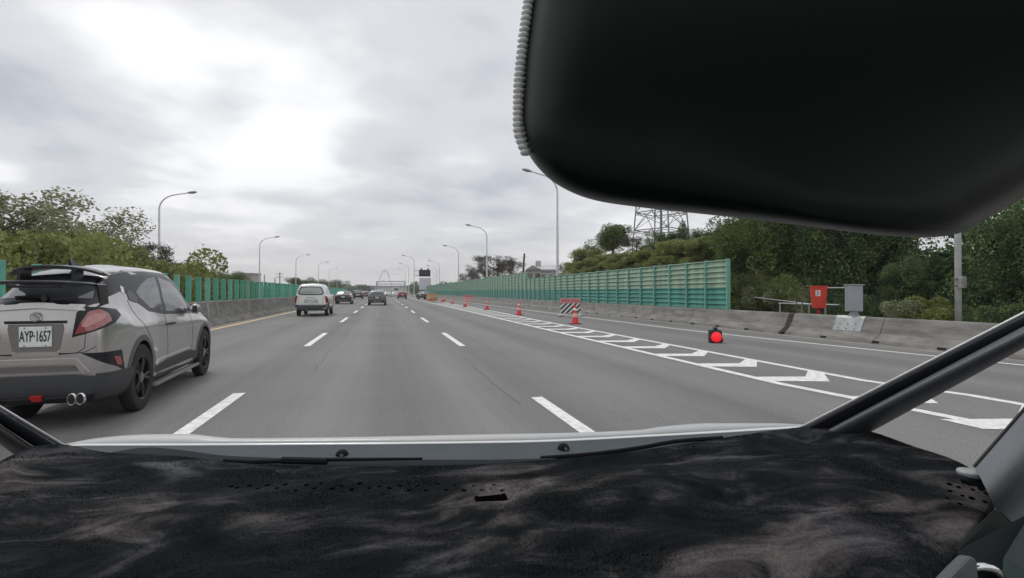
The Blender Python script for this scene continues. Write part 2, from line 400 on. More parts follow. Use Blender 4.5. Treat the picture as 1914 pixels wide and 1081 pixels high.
# ------------------------------------------------------------------ lamp posts
POLE = mat('pole_paint', (.66, .67, .68), .4, metal=.2, var=.08, scale=2)
HEAD = mat('lamp_head_grey', (.28, .29, .30), .4, metal=.3)
LENS = mat('lamp_lens', (.5, .52, .5), .2)
def lamp_post(label, x, y, h, arm, side, group, proto=None, dark=False):
    if proto:
        o = copy_tree(proto); o.location = (x, y, 0); o.scale = (1, 1, h / proto['hh'])
        return tag(o, label, 'lamp post', group)
    t = thing('lamp_post', label, 'lamp post', (x, y, 0), group=group); t['hh'] = h
    m = MB(); m.lathe([(.14, 0), (.14, .02)], n=8); m.tube([(0, 0, 0), (0, 0, h * .5), (0, 0, h - 1.6)], [.115, .095, .075], 10)
    m.box(-.19, .19, -.19, .19, 0, .03); m.obj('pole', POLE, t, smooth=False)
    m = MB(); pts = []
    for k in range(9):
        a = k / 8 * pi / 2 * .86; pts.append((side * (1.5 - 1.5 * cos(a)) * arm / 2.6, 0, h - 1.6 + 1.35 * sin(a)))
    e = pts[-1]; pts.append((side * (arm - .45), 0, e[2] + .22)); m.tube(pts, [.075 - .003 * k for k in range(len(pts))], 8); m.obj('arm', POLE, t)
    e = pts[-1]; m = MB()
    m.tube([(e[0] - side * .05, 0, e[2]), (e[0] + side * .2, 0, e[2] + .05), (e[0] + side * .55, 0, e[2] + .10), (e[0] + side * .72, 0, e[2] + .12)], [.05, .12, .11, .04], 8)
    hd = m.obj('lamp_head', HEAD, t)
    m = MB(); m.lathe([(.09, 0), (.06, -.04)], (e[0] + side * .36, 0, e[2] - .03), n=10); m.obj('lens', LENS, hd)
    return t
lp = None
LL = [(297, 357), (485, 442), (553, 476), (595, 490), (618, 501), (634, 508)]
words = ['nearest and tallest curved-arm lamp post behind the left trees', 'curved-arm lamp post second along the left side, past the bare shrub', 'third lamp post along the left side, above the white car', 'fourth lamp post along the left side, past the white car', 'fifth lamp post along the left side, small and pale', 'smallest lamp post at the far left end of the row']
for i, (px, py) in enumerate(LL):
    y = 44 + 34 * i; X = -19.3
    d = FPX * 1  # depth solved on plane X
    y = Yat(px, X) if px < 600 else Yat(595, X) + (30 if px < 625 else 62)
    d_ = y * CY + X * SY; h = H + (546 - py) / FPX * d_
    t = lamp_post(words[i], X, y, h, 2.7, 1, 'lamp posts along the left side', lp)
    lp = lp or t
RL = [(1042, 322, 13.1, 'tall silver lamp post rising behind the striped board, its top near the mirror'), (910, 422, 13.2, 'lamp post carrying two small signs before the green noise barrier'), (857, 460, 13.3, 'lamp post with its arm over the far green noise barrier'),
      (821, 488, 13.6, 'slim lamp post right of the dark message sign'), (816, 497, 14.6, 'lamp post just left of the slim one beside the message sign'), (811, 507, 15.5, 'faintest lamp post beside the message sign')]
lr = None
for i, (px, py, X, lab) in enumerate(RL):
    y = Yat(px, X); d_ = y * CY + X * SY; h = H + (546 - py) / FPX * d_
    t = lamp_post(lab, X, y, h, 2.6, -1, 'lamp posts along the right side', lr)
    lr = lr or t
    if i == 1: POLE2 = Vector((X, y, 0))
ML = [(774, 478, 'lamp post that also carries the dark message sign'), (764, 493, 'lamp post directly behind the sign pole, half as tall again'), (758, 503, 'pale lamp post third back from the message sign'), (752, 513, 'tiny far lamp post near the gantry foot')]
ML[1] = (764, 493, 'lamp post just behind the one with the message sign')
for i, (px, py, lab) in enumerate(ML):
    d_ = 8.7 * FPX / (546 - py); p = U(px, 546, d_)
    t = lamp_post(lab, p.x, p.y, 10.0, 2.6, -1, 'lamp posts in the gore', lr)
    if i == 0: MP = p
# near pole behind the right barrier, with a small box (its top is hidden by the mirror)
yy = Yat(1791, 13.6); d_ = yy * CY + 13.6 * SY
t = thing('utility_pole', 'pale weathered grey pole behind the near barrier with a small box strapped to it', 'pole', (13.6, yy, 0))
m = MB(); m.tube([(0, 0, 0), (0, 0, 3), (0, 0, 9)], [.07, .066, .055], 14); m.obj('pole', mat('old_pole', (.46, .47, .46), .7, var=.2, scale=4), t, smooth=True)
m = MB(); m.box(-.15, .0, -.19, -.09, 1.42, 1.70); m.obj('meter_box', mat('old_box', (.26, .27, .26), .6, var=.15), t, bevel=.015)
m = MB(); m.lathe([(.094, 1.46), (.094, 1.49)], n=14); m.lathe([(.094, 1.62), (.094, 1.65)], n=14); m.obj('strap', RUST, t)

# small signs on the second lamp post
WHITE = mat('white_sign', (.72, .72, .70), .5)
REDP = mat('red_sign', (.55, .03, .03), .5)
t = thing('speed_sign', 'small round white sign with dark centre on the second right lamp post', 'sign', POLE2 + Vector((-.0, -.14, 2.95)))
m = MB(); m.lathe([(.36, 0), (.36, -.02)], axis='y', n=24); m.obj('face', WHITE, t)
m = MB(); m.lathe([(.36, -.022), (.36, -.026)], axis='y', n=24); m.lathe([(.28, -.028), (.28, -.030)], axis='y', n=24, mi=1); m.obj('border', [mat('dark_border', (.10, .07, .07), .5), WHITE], t)
m = MB(); m.box(-.16, -.03, -.034, -.0325, -.13, .13); m.box(.03, .16, -.034, -.0325, -.13, .13); m.obj('numeral', BLACK, t)
t = thing('marker_sign', 'narrow upright white marker plate below the round sign on the lamp post', 'sign', POLE2 + Vector((0, -.14, 1.55)))
m = MB(); m.box(-.2, .2, -.02, 0, 0, .95); m.obj('plate', WHITE, t, bevel=.005)
m = MB(); m.box(-.10, .10, -.024, -.021, .15, .8); m.obj('stripe', mat('marker_grey', (.45, .5, .48), .5), t)

# variable message sign on the gore lamp post
t = thing('message_sign', 'dark blank electronic message sign bracketed to the right of the gore lamp post', 'message sign', (MP.x, MP.y, 0))
d_ = MP.y * CY + MP.x * SY; k_ = d_ / FPX
DK = mat('sign_black', (.03, .032, .034), .5)
x0, x1, z0, z1 = 9 * k_, 30 * k_, H + 29 * k_, H + 41.5 * k_
m = MB(); m.box(x0, x1, -.35, .25, z0, z1); m.obj('cabinet', DK, t, bevel=.04)
m = MB(); m.box(x0 + .12, x1 - .12, -.37, -.353, z0 + .12, z1 - .12); m.obj('display', mat('display_off', (.015, .015, .017), .3), t)
m = MB(); m.box(.0, x0, -.08, .08, z1 - .35, z1 - .15); m.box(0, x0, -.08, .08, z0 + .15, z0 + .35); m.obj('bracket', POLE, t)
for q in (.2, .8):
    m = MB(); m.lathe([(.2, z1), (.2, z1 + .3), (.05, z1 + .42)], (x0 + (x1 - x0) * q, 0, 0), n=10); m.obj('beacon', DK, t)
# pale site cabin behind the sign
p = U(800, 546, 150)
t = thing('direction_sign', 'large pale blank sign panel on two posts under the message sign', 'sign', (p.x - 1, p.y, 0))
m = MB(); m.box(-1.6, 1.9, -.05, .05, 2.0, 5.6); m.obj('panel', mat('pale_panel', (.60, .61, .63), .5), t, bevel=.02)
for q in (-1.2, 1.5):
    m = MB(); m.tube([(q, .1, 0), (q, .1, 5.4)], .08); m.obj('post', GALV, t)

# gantry across the carriageway
t = thing('sign_gantry', 'thin pale steel gantry spanning the road in the far distance', 'gantry', (0, 0, 0))
D = 255; a = U(704, 546, D); b = U(757, 546, D); zt = H + 20 * D / FPX; zb2 = H + 14.5 * D / FPX
GP = mat('gantry_grey', (.30, .31, .33), .5)
for p in (a, b):
    m = MB(); m.tube([(p.x, p.y, 0), (p.x, p.y, zt)], .28, 8); m.obj('leg', GP, t)
m = MB()
for z in (zt, zb2): m.tube([(a.x, a.y, z), (b.x, b.y, z)], .2, 6)
m.obj('beam', GP, t)
m = MB(); n = 12
for k in range(n):
    p, q = a.lerp(b, k / n), a.lerp(b, (k + 1) / n)
    m.tube([(p.x, p.y, zt if k % 2 else zb2), (q.x, q.y, zb2 if k % 2 else zt)], .07, 4)
m.obj('truss', GP, t)
# arch bridge beyond
t = thing('arch_bridge', 'faint pale steel arch rising behind the gantry on the horizon', 'bridge', (0, 0, 0))
D = 700; c = U(719, 546, D); ARCHM = mat('arch_white', (.60, .61, .64), .6)
for off in (0, 9):
    m = MB(); pts = []
    for k in range(17):
        u = k / 16 * 2 - 1; pts.append((c.x + u * 10.5, c.y + off, 5 + 27 * (1 - u * u)))
    m.tube(pts, .45, 6); m.obj('arch_rib', ARCHM, t)
m = MB(); m.box(c.x - 12, c.x + 12, c.y, c.y + 9, 4, 5.2); m.obj('deck', ARCHM, t)
for k in range(5):
    u = -.8 + .4 * k; m = MB(); m.tube([(c.x + u * 10.5, c.y, 5), (c.x + u * 10.5, c.y, 5 + 27 * (1 - u * u))], .15, 4); m.obj('hanger', ARCHM, t)
# elevated cross road in the distance
t = thing('overpass', 'long thin grey overpass crossing low on the horizon', 'overpass', (0, 0, 0))
D = 430; OP = mat('overpass_grey', (.24, .25, .27), .8); a = U(560, 546, D); b = U(905, 546, D * 1.1)
def seg(m, a, b, w_, z0, z1):
    d = (b - a).to_2d().normalized(); n = Vector((-d.y, d.x)) * w_ / 2
    q = [(a.x - n.x, a.y - n.y), (b.x - n.x, b.y - n.y), (b.x + n.x, b.y + n.y), (a.x + n.x, a.y + n.y)]
    m.add([(x, y, z0) for x, y in q] + [(x, y, z1) for x, y in q], [(0, 3, 2, 1), (4, 5, 6, 7), (0, 1, 5, 4), (1, 2, 6, 5), (2, 3, 7, 6), (3, 0, 4, 7)])
m = MB(); seg(m, a, b, 9, 5.4, 6.8); m.obj('deck', OP, t)
for k in range(9):
    p = a.lerp(b, k / 8)
    if -8 < p.x < 12.5: continue
    m = MB(); m.lathe([(.9, 0), (.9, 5.4)], (p.x, p.y, 0), n=10); m.obj('pier', OP, t)
# ------------------------------------------------------------------ works on the right: cones, boards, red lamp, water barriers
CONE_R = mat('cone_red', (.72, .055, .060), .5, var=.12, scale=5)
REFL = mat('cone_white', (.78, .76, .76), .4)
def cone(label, px, py, hpx, proto=None):
    p = ground(px, py)
    if proto: o = copy_tree(proto); o.location = (p.x, p.y, .006); o.rotation_euler = (0, 0, random.Random(px).uniform(-.6, .6)); return tag(o, label, 'traffic cone', 'traffic cones along the gore')
    t = thing('traffic_cone', label, 'traffic cone', (p.x, p.y, .006), .2, 'traffic cones along the gore')
    m = MB(); m.box(-.20, .20, -.20, .20, .0, .035); m.obj('base', mat('cone_base', (.30, .02, .03), .6), t, bevel=.012)
    m = MB(); m.lathe([(.155, .035), (.15, .06), (.108, .27), (.107, .27), (.03, .76), (.024, .78)], n=20); m.obj('body', CONE_R, t, smooth=False)
    m = MB(); m.lathe([(.109, .29), (.069, .50)], n=20); m.obj('reflective_sleeve', mat('cone_pink', (.80, .42, .42), .35), t)
    m = MB(); m.lathe([(.064, .56), (.042, .68)], n=20); m.obj('reflective_band', REFL, t)
    return t
c0 = cone('nearest large traffic cone, in front of the striped board', 1075, 606, 35)
for lab, px, py in (('traffic cone standing alone left of the striped board', 970, 589.5), ('traffic cone in front of the lamp post with two signs', 910, 579.5),
                    ('traffic cone just before the far striped board', 869, 574), ('small cone between the far board and the pair of cones', 845.5, 568),
                    ('left cone of the far close pair', 826.5, 565), ('right cone of the far close pair', 830.5, 563.5), ('tiny cone right of the tan crash barrels', 816, 561.5)):
    cone(lab, px, py, 0, c0)
STRB = mat('board_white', (.78, .77, .75), .5, var=.06)
BRED = mat('board_red', (.60, .07, .09), .5)
PINK = mat('board_pink', (.66, .24, .25), .5, var=.1, scale=6)
def board(label, px, py, wpx, hpx, dark, rz):
    p = ground(px, py); d_ = p.y * CY + p.x * SY; k_ = d_ / FPX
    W, Hh = wpx * k_, hpx * k_
    t = thing('striped_board', label, 'works sign', (p.x, p.y, .006), rz)
    z0 = .16
    m = MB(); m.box(-W / 2, W / 2, -.012, .012, z0, Hh); m.obj('panel', STRB, t)
    m = MB(); m.box(-W / 2, W / 2, -.018, -.014, Hh * .72, Hh); m.obj('header', PINK, t)
    # rows of small dark characters, too worn to read
    m = MB(); r = random.Random(3)
    for k in range(9):
        if k == 4: continue
        x = -W * .43 + k * W * .098; zc = Hh * .865
        m.box(x, x + W * .06, -.023, -.020, zc - .012, zc + .006); m.box(x + W * .02, x + W * .035, -.0235, -.0205, zc - .05, zc + .045)
        if k % 2: m.box(x, x + W * .055, -.0225, -.0195, zc + .03, zc + .042)
    m.obj('characters', mat('dark_letter', (.10, .03, .04), .6), t)
    m = MB(); s_ = W / 4.2; n = 7; a0 = z0 + .0; a1 = Hh * .715; hh_ = a1 - a0
    for k in range(-3, 5):
        x = -W / 2 + k * s_ * 1.05
        poly = [(x, a0), (x + s_ * .5, a0), (x + s_ * .5 + hh_ * 1.05, a1), (x + hh_ * 1.05, a1)]
        # clip to the panel
        def clip(poly, X, keep_less):
            out = []
            for i in range(len(poly)):
                a, b = poly[i], poly[(i + 1) % len(poly)]
                ia = (a[0] <= X) == keep_less or a[0] == X; ib = (b[0] <= X) == keep_less or b[0] == X
                if ia: out.append(a)
                if ia != ib:
                    q = (X - a[0]) / (b[0] - a[0]); out.append((X, a[1] + (b[1] - a[1]) * q))
            return out
        poly = clip(poly, W / 2, True)
        if len(poly) > 2: poly = clip(poly, -W / 2, False)
        if len(poly) > 2: m.prism(poly, .004, mtx=Matrix.Translation((0, -.018, 0)))
    m.obj('stripes', dark, t)
    for sx in (-1, 1):
        m = MB(); m.tube([(sx * W * .47, .02, Hh), (sx * W * .47, .02, .08)], .014, 6); m.tube([(sx * W * .47, -.25, .02), (sx * W * .47, .3, .02)], .016, 6); m.obj('stand', GALV, t)
    return t
board('worn striped works board with a pink header behind the nearest cone', 1066, 591, 38, 33, mat('stripe_black', (.025, .025, .025), .5), -.12)
board('far works board with red and white slanted stripes', 876, 567, 19, 15, BRED, -.15)
for sx, lab in ((-1, 'white sandbag lying at the left foot of the near striped board'), (1, 'white sandbag lying at the right foot of the near striped board')):
    p = ground(1066 + sx * 18, 592); m = MB()
    m.lathe([(.02, -.17), (.07, -.15), (.095, -.08), (.10, .0), (.09, .09), (.065, .15), (.03, .18)], axis='x', n=12)
    o = m.obj('sandbag', mat('sandbag_white', (.55, .54, .50), .9, var=.2, scale=20, bump=.5), smooth=True, loc=(p.x, p.y - .05, .075)); o.scale = (1, 1, .72); o.rotation_euler = (0, 0, .5 * sx)
    tag(o, lab, 'sandbag')
# red warning lamp
p = ground(1337, 641.5)
t = thing('warning_lamp', 'boxy black warning lamp with a lit round red lens on the road', 'warning lamp', (p.x, p.y, .006), -.35)
m = MB(); m.box(-.155, .155, -.06, .12, .0, .31); m.obj('housing', mat('lamp_housing', (.02, .018, .018), .5), t, bevel=.02)
m = MB(); m.box(-.155, .155, .01, .12, .312, .33); m.box(-.05, .05, -.02, .06, .31, .40); m.obj('handle', BLACK, t, bevel=.008)
m = MB(); m.lathe([(.13, .0), (.13, -.02), (.12, -.035), (.08, -.05), (.001, -.055)], (0, -.062, .155), axis='y', n=28)
m.obj('lens', mat('red_lens', (.8, .01, .02), .3, emit=((1, .02, .04), .55)), t, smooth=True)
m = MB(); m.lathe([(.148, 0), (.148, -.02), (.132, -.022)], (0, -.061, .155), axis='y', n=28); m.obj('bezel', mat('lamp_red_rim', (.22, .02, .02), .4), t)
m = MB(); m.box(.157, .20, -.03, .08, .02, .12); m.obj('battery_box', mat('batt_red', (.35, .08, .06), .6), t, bevel=.01)
# tan crash barrels
TAN = mat('tan_plastic', (.60, .40, .22), .5, var=.15, scale=3)
tb = None
for lab, px, py in (('leftmost tan plastic crash barrel at the gore', 802.5, 563.5), ('middle tan plastic crash barrel at the gore', 807.5, 563.2), ('rightmost tan plastic crash barrel at the gore', 812.5, 562.4)):
    p = ground(px, py)
    if tb: o = copy_tree(tb); o.location = (p.x, p.y, 0); tag(o, lab, 'crash barrel', 'tan crash barrels'); continue
    tb = thing('crash_barrel', lab, 'crash barrel', (p.x, p.y, 0), group='tan crash barrels')
    m = MB(); m.lathe([(.38, 0), (.40, .04), (.40, .5), (.43, .52), (.43, .60), (.38, .62), (.38, .98), (.34, 1.02)], n=18); m.obj('drum', TAN, tb)
    m = MB(); m.lathe([(.42, 1.02), (.43, 1.06), (.38, 1.10)], n=18); m.obj('lid', mat('tan_lid', (.40, .20, .12), .5), tb)
    m = MB(); m.lathe([(.405, .16), (.405, .34)], n=18); m.obj('band', mat('barrel_red', (.55, .16, .12), .5), tb)

# ------------------------------------------------------------------ emergency telephone, cabinet, handrail
REDB = mat('phone_red', (.66, .060, .035), .4, var=.12, scale=6)
x_ = 13.0; y_ = Yat(1530, x_); d_ = y_ * CY + x_ * SY; k_ = d_ / FPX
t = thing('emergency_phone', 'tapered red emergency telephone box on a post behind the barrier notch', 'emergency phone', (x_, y_, 0), -.70)
zt, zb_ = H + 9.5 * k_, H - 30 * k_
m = MB(); m.add([(-.17, -.13, zb_), (.17, -.13, zb_), (.17, .12, zb_), (-.17, .12, zb_), (-.215, -.21, zt), (.215, -.21, zt), (.215, .2, zt), (-.215, .2, zt)],
      [(0, 3, 2, 1), (4, 5, 6, 7), (0, 1, 5, 4), (1, 2, 6, 5), (2, 3, 7, 6), (3, 0, 4, 7)]); m.obj('cabinet', REDB, t, bevel=.012)
m = MB(); m.box(-.235, .235, -.23, .22, zt, zt + .025); m.obj('lid', REDB, t, bevel=.008)
m = MB(); m.tube([(0, 0, 0), (0, 0, zb_)], .055, 12); m.obj('post', mat('post_red', (.40, .03, .025), .5), t)
def face_y(z): return -.13 + (-.21 + .13) * (z - zb_) / (zt - zb_)
z1, z2 = zb_ + .37, zb_ + .55
m = MB(); m.add([(-.10, face_y(z1) - .006, z1), (.03, face_y(z1) - .006, z1), (.03, face_y(z2) - .006, z2), (-.10, face_y(z2) - .006, z2)], [(0, 1, 2, 3)]); m.obj('label', WHITE, t, fix=False)
m = MB(); zc = (z1 + z2) / 2
for (xx, zz, w_, h_) in ((-.045, zc, .018, .10), (-.062, zc + .055, .02, .022), (-.062, zc - .055, .02, .022)):
    m.add([(xx, face_y(zz - h_ / 2) - .010, zz - h_ / 2), (xx + w_, face_y(zz - h_ / 2) - .010, zz - h_ / 2), (xx + w_, face_y(zz + h_ / 2) - .010, zz + h_ / 2), (xx, face_y(zz + h_ / 2) - .010, zz + h_ / 2)], [(0, 1, 2, 3)])
m.obj('handset_symbol', BLACK, t, fix=False)
m = MB(); m.add([(.197, -.08, z1 - .22), (.197, .06, z1 - .22), (.207, .06, z2 - .24), (.207, -.08, z2 - .24)], [(0, 1, 2, 3)]); m.box(.17, .19, -.11, .1, zb_ + .06, zt - .1); m.obj('side_label', mat('label_grey', (.5, .5, .48), .5), t, fix=False)

x_ = 12.58; y_ = Yat(1596, x_); d_ = y_ * CY + x_ * SY; k_ = d_ / FPX
CAB = mat('cabinet_grey', (.33, .35, .37), .45, metal=.2, var=.10, scale=3)
t = thing('equipment_cabinet', 'light grey steel roadside cabinet standing on its bracket over the barrier', 'cabinet', (x_, y_, 0), -.73)
z0, z1 = H - 36 * k_, H + 12 * k_
m = MB(); m.box(-.19, .19, -.15, .17, z0, z1); m.obj('box', CAB, t, bevel=.012)
m = MB(); m.box(-.225, .225, -.18, .20, z1 + .001, z1 + .03); m.obj('lid', CAB, t, bevel=.006)
m = MB(); m.box(-.17, .17, -.162, -.151, z0 + .03, z1 - .03); m.box(.10, .13, -.175, -.163, (z0 + z1) / 2 - .04, (z0 + z1) / 2 + .04); m.obj('door', CAB, t, bevel=.004)
m = MB(); m.prism([(-.14, .665), (.14, .665), (.07, z0), (-.07, z0)], .10, mtx=Matrix.Translation((0, -.05, 0))); m.obj('bracket', CAB, t)
t = thing('steel_plate', 'big pale steel plate bolted onto the barrier face under the cabinet', 'mounting plate', (0, y_, 0))
m = MB(); y0, y1 = -.44, .42
# follows the barrier face (12.30,.26)->(12.44,.62)
def fx(z): return 12.30 + (z - .26) * .14 / .36
P = [(fx(z) - .012, z) for z in (.27, .62)] + [(12.46, .672)]
m.add([(P[0][0], y0, P[0][1]), (P[0][0], y1, P[0][1]), (P[1][0], y1, P[1][1]), (P[1][0], y0, P[1][1]), (12.47, y1, .674), (12.47, y0, .674), (12.72, y1, .674), (12.72, y0, .674)],
      [(0, 1, 2, 3), (3, 2, 4, 5), (5, 4, 6, 7)]); m.obj('plate', mat('plate_steel', (.36, .38, .38), .5, metal=.3, var=.2, scale=6), t, fix=False)
for a in (-.24, 0, .24):
    for z in (.33, .46):
        m = MB(); m.lathe([(.013, 0), (.013, -.018)], (fx(z) - .013, a, z), axis='x', n=6); m.obj('bolt', RUST, t)
m = MB(); m.grid([[(12.16, y0 - .03, .11), (12.16, y1 + .1, .11)], [(12.285, y0, .25), (12.285, y1, .25)]]); m.obj('mortar_patch', CONC_L, t, fix=False)
t = thing('handrail', 'low galvanised pipe handrail behind the barrier by the red phone', 'handrail', (13.5, 0, 0))
a, b = Yat(1456, 13.5), Yat(1568, 13.5)
m = MB(); m.tube([(0, a, .93), (0, b, .93)], .024); m.obj('top_rail', GALV, t)
for q in (.02, .42, .8):
    m = MB(); yq = a + (b - a) * q; m.tube([(0, yq, 0), (0, yq, .93)], .024); m.obj('post', GALV, t)
t = thing('guide_rail', 'sloping thin pipe rail running back into the bushes behind the red phone', 'handrail', (14.1, 0, 0))
m = MB(); m.tube([(0, Yat(1410, 14.1), 1.12), (0, Yat(1512, 14.1), .92)], .02); m.tube([(0, Yat(1512, 14.1), .92), (0, Yat(1512, 14.1), 0)], .02); m.obj('rail', GALV, t)
t = thing('cross_rail', 'pale pipe rail at cabinet-top height between red phone and grey cabinet', 'handrail', (13.9, 0, 0))
m = MB(); m.tube([(0, Yat(1540, 13.9), 1.46), (0, Yat(1600, 13.9), 1.46)], .018); m.obj('rail', GALV, t)
for px in (1542, 1600):
    m = MB(); m.tube([(0, Yat(px, 13.9), 1.46), (0, Yat(px, 13.9), 0)], .016); m.obj('post', GALV, t)

# ------------------------------------------------------------------ terrain on the right
SLOPE = mat('embankment_grass', (.085, .10, .035), .95, var=.5, scale=.9, col2=(.15, .16, .06), bump=1., bscale=6)
def hz_(x, y):
    a = min(1, max(0, (x - 13.6) / 3.2)); b = min(1, max(0, (y + 4) / 14)) * min(1, max(0, (74 - y) / 30))
    return 3.55 * (a * a * (3 - 2 * a)) * (.22 + .78 * min(1, max(0, (y - 14) / 8))) * b + .25 * noise.noise((x * .3, y * .3, 0)) * a
m = MB(); m.grid([[(x, y, hz_(x, y)) for x in [13.2 + i * 1.0 for i in range(45)]] for y in [-12 + j * 1.5 for j in range(62)]])
struct(m.obj('embankment', SLOPE, smooth=True))

# ------------------------------------------------------------------ vegetation
BARK = mat('bark', (.085, .07, .055), .9, var=.3, scale=6, bump=.5)
LM = {
 'olive': leaf_mat('leaf_olive', (.13, .16, .05), (.25, .28, .09), (.38, .40, .16)),
 'grey': leaf_mat('leaf_greygreen', (.14, .155, .085), (.25, .27, .15), (.38, .39, .25)),
 'dark': leaf_mat('leaf_dark', (.035, .070, .036), (.095, .155, .065), (.28, .34, .12)),
 'mid': leaf_mat('leaf_mid', (.05, .08, .025), (.12, .17, .05), (.25, .29, .09)),
 'brown': leaf_mat('leaf_brown', (.05, .04, .025), (.09, .075, .05), (.13, .11, .08)),
}
def leaves(r, clumps, n, size, asp=.55):
    vs = []; fs = []
    vol = [c[1] ** 2 for c in clumps]; tot = sum(vol)
    for c, v in zip(clumps, vol):
        cx, cy, cz = c[0]; R = c[1]; sq = c[2] if len(c) > 2 else (1, 1, .8)
        for _ in range(int(n * v / tot)):
            while True:
                x, y, z = r.uniform(-1, 1), r.uniform(-1, 1), r.uniform(-1, 1); q = x * x + y * y + z * z
                if .02 < q < 1: break
            k = q ** -.5 * (q ** .5) ** .55
            if r.random() < .10: k *= 1.18
            p = Vector((cx + x * k * R * sq[0], cy + y * k * R * sq[1], cz + z * k * R * sq[2]))
            a = Vector((r.gauss(0, 1), r.gauss(0, 1), r.gauss(0, .7))).normalized(); b = a.cross(Vector((r.gauss(0, 1), r.gauss(0, 1), r.gauss(0, 1)))).normalized()
            s = size * r.uniform(.6, 1.35); i = len(vs)
            vs += [p - a * s, p + b * s * asp, p + a * s, p - b * s * asp]; fs.append((i, i + 1, i + 2, i + 3))
    return vs, fs
def limbs(m, r, top, n, spread, base_r, start=.35):
    m.tube([(0, 0, -.3), (r.uniform(-.1, .1), r.uniform(-.1, .1), top * .4), (r.uniform(-.2, .2), r.uniform(-.2, .2), top * .85)], [base_r, base_r * .75, base_r * .3], 8)
    ends = []
    for i in range(n):
        a = r.uniform(0, 2 * pi); z0 = top * r.uniform(start, .75); L = spread * r.uniform(.6, 1.1)
        e = Vector((cos(a) * L, sin(a) * L, z0 + L * r.uniform(.4, 1.0))); mid = Vector((cos(a) * L * .45, sin(a) * L * .45, z0 + L * .3))
        m.tube([(0, 0, z0), mid, e], [base_r * .4, base_r * .25, base_r * .08], 5, caps=False); ends.append(e)
        for _ in range(3):
            f = mid.lerp(e, r.uniform(.3, 1)); g = f + Vector((r.gauss(0, .35), r.gauss(0, .35), r.uniform(.1, .7))) * spread * .5
            m.tube([f, g], [base_r * .1, base_r * .03], 4, caps=False); ends.append(g)
    return ends
PROTO = {}
def proto(kind):
    """meshes (trunk, crown) for a tree about 1 unit = 1 m, crown top at the stated height"""
    if kind in PROTO: return PROTO[kind]
    r = random.Random(hash(kind) % 1000 if False else sum(map(ord, kind)))
    tm = MB(); base = kind.split('_')[0]
    if base == 'feather':      # airy, sky showing through the top (height 6)
        ends = limbs(tm, r, 5.0, 12, 1.6, .12)
        cl = [(e, r.uniform(.35, .6)) for e in ends] + [((r.uniform(-1, 1), r.uniform(-1, 1), r.uniform(1.2, 3)), r.uniform(.8, 1.3)) for _ in range(9)]
        v, f = leaves(r, cl, 9000, .065); lm = LM['grey']
    elif base == 'broad':     # dense broad crown (height 6)
        ends = limbs(tm, r, 4.6, 12, 1.7, .16)
        cl = [(e, r.uniform(.5, .85)) for e in ends] + [((r.gauss(0, 1.0), r.gauss(0, 1.0), r.uniform(2, 4.9)), r.uniform(.6, 1.1)) for _ in range(16)]
        v, f = leaves(r, cl, 17000, .075); lm = LM['mid']
    elif base == 'creeper':   # dark, tall, hung with creepers down to the ground (height 8)
        ends = limbs(tm, r, 6.5, 12, 2.0, .2, .2)
        cl = [(e, r.uniform(.6, 1.0)) for e in ends] + [((r.gauss(0, 1.3), r.gauss(0, 1.3), r.uniform(.4, 6.8)), r.uniform(.5, 1.2), (1, 1, 1.5)) for _ in range(34)]
        v, f = leaves(r, cl, 30000, .085); lm = LM['dark']
    elif base == 'bush':      # rounded shrub (height 2)
        tm.tube([(0, 0, -.2), (0, 0, .9)], [.05, .03], 6); [tm.tube([(0, 0, .1), (r.gauss(0, .6), r.gauss(0, .6), 1.4)], [.03, .01], 4) for _ in range(7)]
        cl = [((r.gauss(0, .6), r.gauss(0, .6), r.uniform(.35, 1.5)), r.uniform(.35, .6)) for _ in range(14)]
        v, f = leaves(r, cl, 7500, .055); lm = LM['olive']
    elif base == 'cypress':   # narrow cone (height 5)
        tm.tube([(0, 0, -.2), (0, 0, 4.4)], [.12, .03], 7)
        cl = [((r.gauss(0, .06), r.gauss(0, .06), .5 + k * .28), .75 * (1 - (k / 17) ** 2.2) + .08, (1, 1, 1.1)) for k in range(17)]
        v, f = leaves(r, cl, 9000, .06); lm = LM['dark']
    elif base == 'bare':      # leafless winter tree (height 6)
        ends = limbs(tm, r, 5.0, 16, 2.0, .13)
        for e in ends:
            for _ in range(5):
                g = e + Vector((r.gauss(0, .4), r.gauss(0, .4), r.uniform(-.1, .6))); tm.tube([e, g], [.02, .008], 3, caps=False)
        cl = [(e, r.uniform(.3, .5)) for e in ends]; v, f = leaves(r, cl, 3200, .07); lm = LM['brown']
    a = tm.obj('trunk', BARK); b = MB(); b.add(v, f); c = b.obj('crown', lm, fix=False)
    PROTO[kind] = (a.data, c.data); bpy.data.objects.remove(a); bpy.data.objects.remove(c)
    return PROTO[kind]
REC = {}
def plant(kind, label, cat, x, y, z, h, wd, seed=0, group=None, leaf=None, name='tree'):
    full = {'feather': 6.0, 'broad': 6.0, 'creeper': 8.0, 'bush': 2.0, 'cypress': 5.3, 'bare': 6.2}[kind.split('_')[0]]
    a, c = proto(kind)
    if leaf:
        k = (kind, leaf)
        if k not in REC: REC[k] = c.copy(); REC[k].materials[0] = LM[leaf]
        c = REC[k]
    t = thing(name, label, cat, (x, y, z), seed * 2.4, group); s = h / full; t.scale = (wd * s, wd * s, s)
    for nme, me in (('trunk' if name != 'shrub' else 'stems', a), ('crown' if name != 'shrub' else 'foliage', c)):
        o = bpy.data.objects.new(nme, me); COL.objects.link(o); o.parent = t
    return t
def plant_px(kind, label, cat, px, ytop, X, wd=1., zb=0., seed=0, **k):
    y = Yat(px, X); d = y * CY + X * SY; top = H + (546 - ytop) / FPX * d
    if zb == 'h': zb = hz_(X, y)
    return plant(kind, label, cat, X, y, zb, top - zb, wd, seed, **k)
G = 'trees beyond the median'
